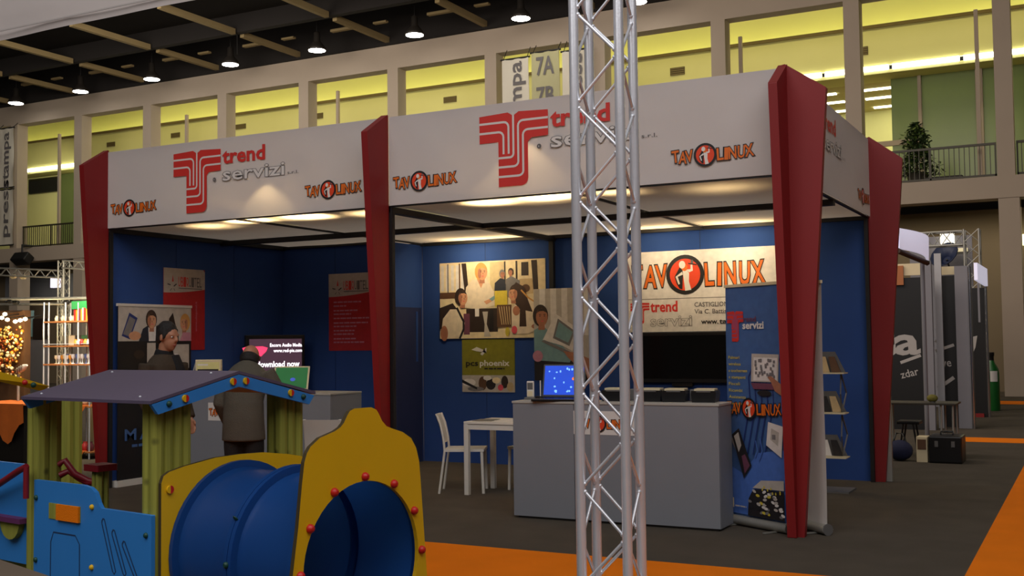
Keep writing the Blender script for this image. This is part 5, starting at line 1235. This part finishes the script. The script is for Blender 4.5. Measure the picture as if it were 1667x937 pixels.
b = MB(); b.ball((-2.2, 14.6, .13), (.16, .12, .13), mat('navy_bag', (26, 30, 62), .8, 0, .2, 12), 12, 8); b.tube([(-2.28, 14.6, .22), (-2.24, 14.6, .34), (-2.16, 14.6, .34), (-2.12, 14.6, .22)], .012, M_BLACKPL, 6); tag(b.build('navy_bag'), 'navy bag on the floor beside the rear red fin', 'bag')
# giant green bottle
pg = at(1616, 668, z=0); t = thing('giant_bottle', 'man-high green bottle shaped display with white label, at the end of the aisle', 'display', tuple(pg))
k = at(1628, 640, y=pg.y).x-pg.x; hz = at(1616, 573, y=pg.y).z; F = frame(pg, (1, 0, 0), (0, 1, 0)); M_BOT = mat('green_bottle_gloss', (22, 92, 34), .3, 0, .1, 4)
b = MB(); b.lathe([(k*.95, 0), (k, .05), (k, hz*.62), (k*.9, hz*.72), (k*.45, hz*.82), (k*.38, hz*.86)], M_BOT, F, 24); b.build('body', t)
b = MB(); b.lathe([(k*.38, hz*.86), (k*.36, hz*.93), (k*.44, hz*.94), (k*.44, hz)], M_BLACKPL, F, 20); b.build('neck_cap', t)
b = MB(); n = 8; vs = [F((k+.006)*cos(a), (k+.006)*sin(a), z) for z in (hz*.5, hz*.68) for a in [R(-95+55*i/n) for i in range(n+1)]]; b.add(vs, [(i, i+1, n+2+i, n+1+i) for i in range(n)], M_PAPER, True); b.build('label_print', t)

# ================================================================== BAZAAR STAND ON THE LEFT
YZ = 10.9
q = lambda px, py, dy=0: at(px, py, y=YZ+dy)
M_OCLOTH = mat('orange_cloth', (206, 104, 30), .9, 0, .12, 8, .2); M_SHELF = mat('orange_pine_shelf', (176, 112, 60), .7, 0, .15, 6, 0, stretch=(1, 8, 8))
t = thing('goods_rack', 'tall metal shelf rack full of small goods, left of the left red fin', 'rack', (q(106, 700).x, YZ, 0))
xs0, xs1 = q(71, 600).x, q(150, 600).x
for px in (71, 79, 106, 127, 146):
    for dy in (0, .38):
        x = q(px, 600).x; b = MB(); b.tube([(x, YZ+dy, 0), (x, YZ+dy, q(px, 492).z)], .011, M_ALU, 6); b.build('upright', t)
shz = [q(110, py).z for py in (522, 562, 592, 660, 733)]
for z in shz: box_part('shelf', t, (xs0, YZ-.01, z-.02), (xs1, YZ+.4, z), M_SHELF)
for z in (shz[1]+.02, shz[3]+.16): b = MB(); b.tube([(xs0, YZ-.015, z), (xs1, YZ-.015, z)], .006, M_ALU, 5); b.build('cross_wire', t)
GP = [mat('goods_'+n_, c, r_) for n_, c, r_ in (('red', (170, 40, 36), .5), ('amber', (206, 140, 50), .4), ('green', (40, 110, 60), .4), ('cream', (214, 200, 170), .5), ('dark', (48, 38, 34), .5), ('blue', (90, 110, 170), .3), ('white', (226, 226, 230), .25), ('plum', (110, 50, 60), .5))]
gl = random.Random(11)
ORD = ['first', 'second', 'third', 'fourth', 'fifth', 'sixth', 'seventh', 'eighth', 'ninth', 'tenth']
WID = dict(jar=.094, bowl=.155, goblet=.067, book=.04, carton=.125)
def item(kind, x, y, z, s, m, label, where):
    F = frame((x, y, z), (1, 0, 0), (0, 1, 0)); b = MB()
    if kind == 'jar': b.lathe([(.035*s, 0), (.045*s, .02*s), (.045*s, .08*s), (.028*s, .095*s), (.03*s, .12*s)], m, F, 10)
    elif kind == 'bowl': b.lathe([(.025*s, 0), (.04*s, .015*s), (.075*s, .07*s), (.07*s, .07*s), (.036*s, .022*s)], m, F, 12)
    elif kind == 'goblet': b.lathe([(.03*s, 0), (.03*s, .006*s), (.006*s, .015*s), (.006*s, .07*s), (.032*s, .10*s), (.03*s, .15*s)], m, F, 10)
    elif kind == 'book': b.box((-.018*s, -.08, 0), (.018*s, .08, .2*s), m, F)
    elif kind == 'carton': b.box((-.06*s, -.06, 0), (.06*s, .06, .14*s), m, F)
    nm = {'jar': 'jar', 'bowl': 'bowl', 'goblet': 'goblet', 'book': 'book', 'carton': 'small_carton'}[kind]
    o = b.build(nm, None, origin=(x, y, z)); return tag(o, label, nm.split('_')[-1], where)
def row(kind, p0, p1, z, n, s, mats, where, dy=.08):
    x0, x1 = q(p0, 600).x, q(p1, 600).x
    for i in range(n): item(kind, x0+(x1-x0)*(i+.5)/n, YZ+dy+gl.uniform(-.01, .01), z+.0005, min(s*gl.uniform(.85, 1.1), (x1-x0)/n/WID[kind]), mats[i % len(mats)], ORD[i]+' '+where, where)
row('jar', 82, 116, shz[0], 7, 1.0, [GP[3], GP[4], GP[3]], 'jar from the left on the top shelf of the goods rack')
row('book', 119, 145, shz[0], 9, 1.0, [GP[0], GP[1], GP[2], GP[7], GP[1], GP[3]], 'upright book from the left on the top shelf of the rack')
row('carton', 82, 144, shz[1], 6, 1.3, [GP[4], GP[3], GP[4], GP[2]], 'carton from the left on the second shelf of the rack', .26)
row('goblet', 95, 145, shz[2], 10, 1.0, [GP[6], GP[5], GP[6]], 'shiny goblet from the left on the third shelf of the rack')
row('bowl', 80, 128, shz[3], 4, 1.3, [GP[3], GP[1], GP[0], GP[3]], 'bowl from the left on the fourth shelf of the rack', .18)
row('goblet', 100, 128, shz[3], 6, .9, [GP[6], GP[3]], 'pale goblet from the left on the fourth shelf of the rack', .04)
row('jar', 112, 145, shz[4], 4, 1.5, [GP[4], GP[2], GP[0], GP[7]], 'coloured jar from the left on the lowest shelf of the rack')
row('carton', 82, 112, shz[3]+.0, 3, 1.0, [GP[5], GP[3], GP[4]], 'small box from the left at the back of the fourth shelf', .30)
row('goblet', 84, 110, shz[2], 6, 1.1, [GP[3], GP[6], GP[1]], 'amber or white cup from the left, left part of the third shelf', .06)
row('bowl', 80, 110, shz[4], 3, 1.2, [GP[1], GP[3], GP[7]], 'bowl from the left on the lowest shelf of the rack', .2)
row('jar', 118, 146, shz[1], 5, 1.1, [GP[1], GP[6], GP[0]], 'jar from the left in front of the cartons, second shelf', -.06+.08)
t = thing('pale_partition', 'pale partition board behind the goods rack, left of the red fin', 'partition', (q(112, 700, .9).x, YZ+.75, 0))
box_part('board', t, (xs0+.1, YZ+.72, 0), (xs1+.3, YZ+.78, q(110, 545, .7).z), mat('pale_partition_board', (190, 180, 150), .8, 0, .06, 3))
for k_, (p0, p1, z, d_) in enumerate(((118, 142, shz[3], .17), (112, 140, shz[4], .16))):
    x0, x1 = q(p0, 600).x, q(p1, 600).x; b = MB(); F = facing((x0, YZ-.02, z), 0); w_ = x1-x0
    b.prism([(0, 0), (w_*.5, -d_), (w_, 0)], 0, .004, M_OCLOTH, F); b.box((0, 0, -.3), (w_, .004, .004), M_OCLOTH, F)
    tag(b.build('orange_doily'), ('orange pointed cloth over the fourth shelf of the goods rack', 'orange pointed cloth over the lowest shelf of the goods rack')[k_], 'cloth')
b = MB(); x0, x1 = q(116, 600).x, q(146, 600).x; zt_ = q(110, 494).z; b.box((x0, YZ, zt_), (x1, YZ+.35, zt_+.03), mat('green_cloth', (30, 120, 60), .9, 0, .15, 10)); b.box((x0, YZ-.004, zt_-.08), (x1, YZ, zt_+.03), MATS['green_cloth']); tag(b.build('green_cloth'), 'bright green cloth folded over the top of the goods rack', 'cloth')
# orange table
t = thing('cloth_table', 'table under an orange cloth at the left edge, behind the play tower', 'table', (q(5, 700).x, YZ-.6, 0))
xa, xb = q(-60, 660, -.9).x, q(38, 660, -.9).x; zt_ = q(20, 657, -.9).z
b = MB(); b.box((xa, YZ-.9, zt_-.02), (xb, YZ-.15, zt_), M_OCLOTH); n = 16
vs = [(xa+(xb-xa)*i/n, YZ-.905-.012*sin(i*1.9)*(1-j), zt_-(.36+.22*(1-i/n)-.12*sin(i*.9))*(1-j)) for j in (0, 1) for i in range(n+1)]
b.add(vs, [(i, i+1, n+2+i, n+1+i) for i in range(n)], M_OCLOTH, True); b.build('orange_cloth', t)
box_part('dark_body', t, (xa+.05, YZ-.85, 0), (xb-.05, YZ-.2, zt_-.02), M_BLACKPL)
# grey counter and board behind
t = thing('display_board', 'grey display board with dark brown panel behind the glowing ornaments', 'board', (q(30, 700, 1.2).x, YZ+1.2, 0))
b = MB(); a_, c_ = q(-40, 548, 1.2), q(72, 548, 1.2); b.box((a_.x, YZ+1.2, 0), (c_.x, YZ+1.3, q(40, 552, 1.2).z), M_NGREY); b.build('board', t)
b = MB(); a_, c_ = q(55, 552, 1.2), q(75, 518, 1.2); b.box((a_.x, YZ+1.18, a_.z), (c_.x, YZ+1.24, c_.z), PC['dkbrown']); b.build('brown_panel', t)
b = MB(); a_, c_ = q(36, 548, 1.2), q(52, 505, 1.2); b.box((a_.x, YZ+1.18, a_.z), (c_.x, YZ+1.24, c_.z), PC['teal']); b.build('poster_sheet', t)
# glowing ornament display
t = thing('ornament_display', 'display of hanging amber ornaments lit by bright bulbs, at the left edge', 'display', (q(10, 600, .3).x, YZ+.3, 0))
a_, c_ = q(-30, 608, .3), q(36, 532, .3)
box_part('cabinet', t, (a_.x, YZ+.34, 0), (c_.x, YZ+.45, c_.z+.25), PC['brown'])
b = MB()
AM = [mat('amber_bead', (226, 150, 50), .2, .3), mat('copper_bead', (190, 90, 40), .25, .4), mat('gold_bead', (236, 206, 120), .2, .5), PC['cream']]
for k in range(420): b.ball((gl.uniform(a_.x, c_.x), YZ+gl.uniform(.16, .33), gl.uniform(a_.z-.1, c_.z)), gl.uniform(.012, .03), gl.choice(AM), 7, 5)
o = b.build('hanging_ornaments', t); o['kind'] = 'stuff'
for k, (px, py) in enumerate(((3, 517), (8, 511), (12, 520), (25, 523), (33, 521), (41, 519))):
    p = q(px, py, .05); b = MB(); b.ball(p, (.035, .03, .026), emit('hot_bulb', (255, 236, 190), 14), 10, 7); o = b.build('bulb', t)
    b = MB(); b.tube([p+V((0, .02, .02)), p+V((0, .3, .06))], .008, M_BLACK, 5); b.build('bulb_arm', o)
pl_ = q(22, 535, -.05); light('ornament_light', 'POINT', pl_, 26, (1, .78, .42), .12)
light('rack_light', 'AREA', q(112, 440, -.5), 60, (1, .86, .62), .8, q(112, 640, .2))
# white model boat
t = thing('model_boat', 'white model boat with ribs on the counter by the amber ornaments', 'model boat', tuple(q(35, 604, -.3)))
p0 = q(26, 606, -.3); p1 = q(44, 594, -.3); b = MB(); b.tube([p0, p0.lerp(p1, .3), p0.lerp(p1, .7), p1], [.01, .045, .045, .015], M_WHITEPL, 10); b.build('hull', t)
for k in range(4): c_ = p0.lerp(p1, .25+.17*k); b = MB(); b.tube([c_+V((0, -.05, -.05)), c_+V((.02, -.055, .04))], .006, PC['brown'], 5); b.build('rib', t)
b = MB(); b.tube([p0+V((0.05, 0, -.02)), V((p0.x+.05, p0.y, zt_+.002))], .02, M_ALUDULL, 8); b.build('stand_pole', t)
# trusses, floodlights, sign
t = thing('bazaar_truss', 'silver lattice frame with tower above the goods rack', 'truss', (q(105, 700, .6).x, YZ+.6, 0))
pA, pB = q(-30, 441, .6), q(98, 446, .6); small_truss(t, pA, pB, .11, 14, .012)
tp_ = q(104, 424, .6); small_truss(t, (tp_.x, tp_.y, 0), tp_, .11, 22, .012)
pC, pD = q(106, 430, .6), q(150, 433, .6); small_truss(t, pC, pD, .11, 5, .012)
pE, pF_ = q(-30, 487, .2), q(150, 485, .2); b = MB(); b.tube([pE, pF_], .022, M_ALUDULL, 8); b.build('lower_tube', t)
b = MB(); b.tube([pE+V((0, .3, -.07)), pF_+V((0, .3, -.07))], .018, M_ALUDULL, 8); b.build('lower_tube', t)
def flood(label, p, s, m=M_BLACK, lit=None, arm=False):
    t = thing('spot_light', label, 'lamp', tuple(p)); F = frame(p, (1, 0, 0), (0, .8, -.6))
    b = MB(); b.box((-s, -s*.5, -s*.5), (s, s*.5, s*.5), m, F); b.build('housing', t, bevel=s*.15)
    b = MB(); b.tube([p, p+V((0, .0, s*1.3))]+([V((p.x, YW+.7, p.z+s*1.3))] if arm else []), s*.12, M_BLACK, 6); b.build('yoke', t)
    if lit: b = MB(); b.box((-s*.8, -s*.53, -s*.4), (s*.8, -s*.5, s*.4), lit, F); b.build('lens', t)
flood('dark floodlight on the hall pier above the bazaar truss', at(36, 421, y=YW-.5), .42, arm=True)
E_SM = emit('small_lamp', (255, 250, 230), 3)
for px, py, lb in ((22, 450, 'left of two small pale spotlights under the bazaar truss'), (38, 451, 'right of two small pale spotlights under the bazaar truss')): flood(lb, q(px, py, .6), .05, M_BEIGEPL, None)
for px, py, lb in ((17, 490, 'small black spotlight on the lower tube, near the left edge'), (26, 492, 'small black spotlight on the lower tube over the ornaments'), (108, 492, 'small black spotlight on the lower tube above the goods rack')): flood(lb, q(px, py, .2), .05)
t = thing('lit_sign', 'small glowing white sign box beside the bazaar tower', 'sign', tuple(q(90, 460, .9))); a_, c_ = q(82, 468, .9), q(98, 452, .9)
b = MB(); b.box((a_.x, YZ+.9, a_.z), (c_.x, YZ+.96, c_.z), emit('lit_sign_face', (236, 226, 255), 1.5)); b.build('lit_face', t); b = MB(); b.tube([(c_.x, YZ+.93, 0), (c_.x, YZ+.93, c_.z)], .02, M_ALUDULL, 8); b.build('mast', t)

for o in bpy.data.objects:
    if '_w' in o: del o['_w']
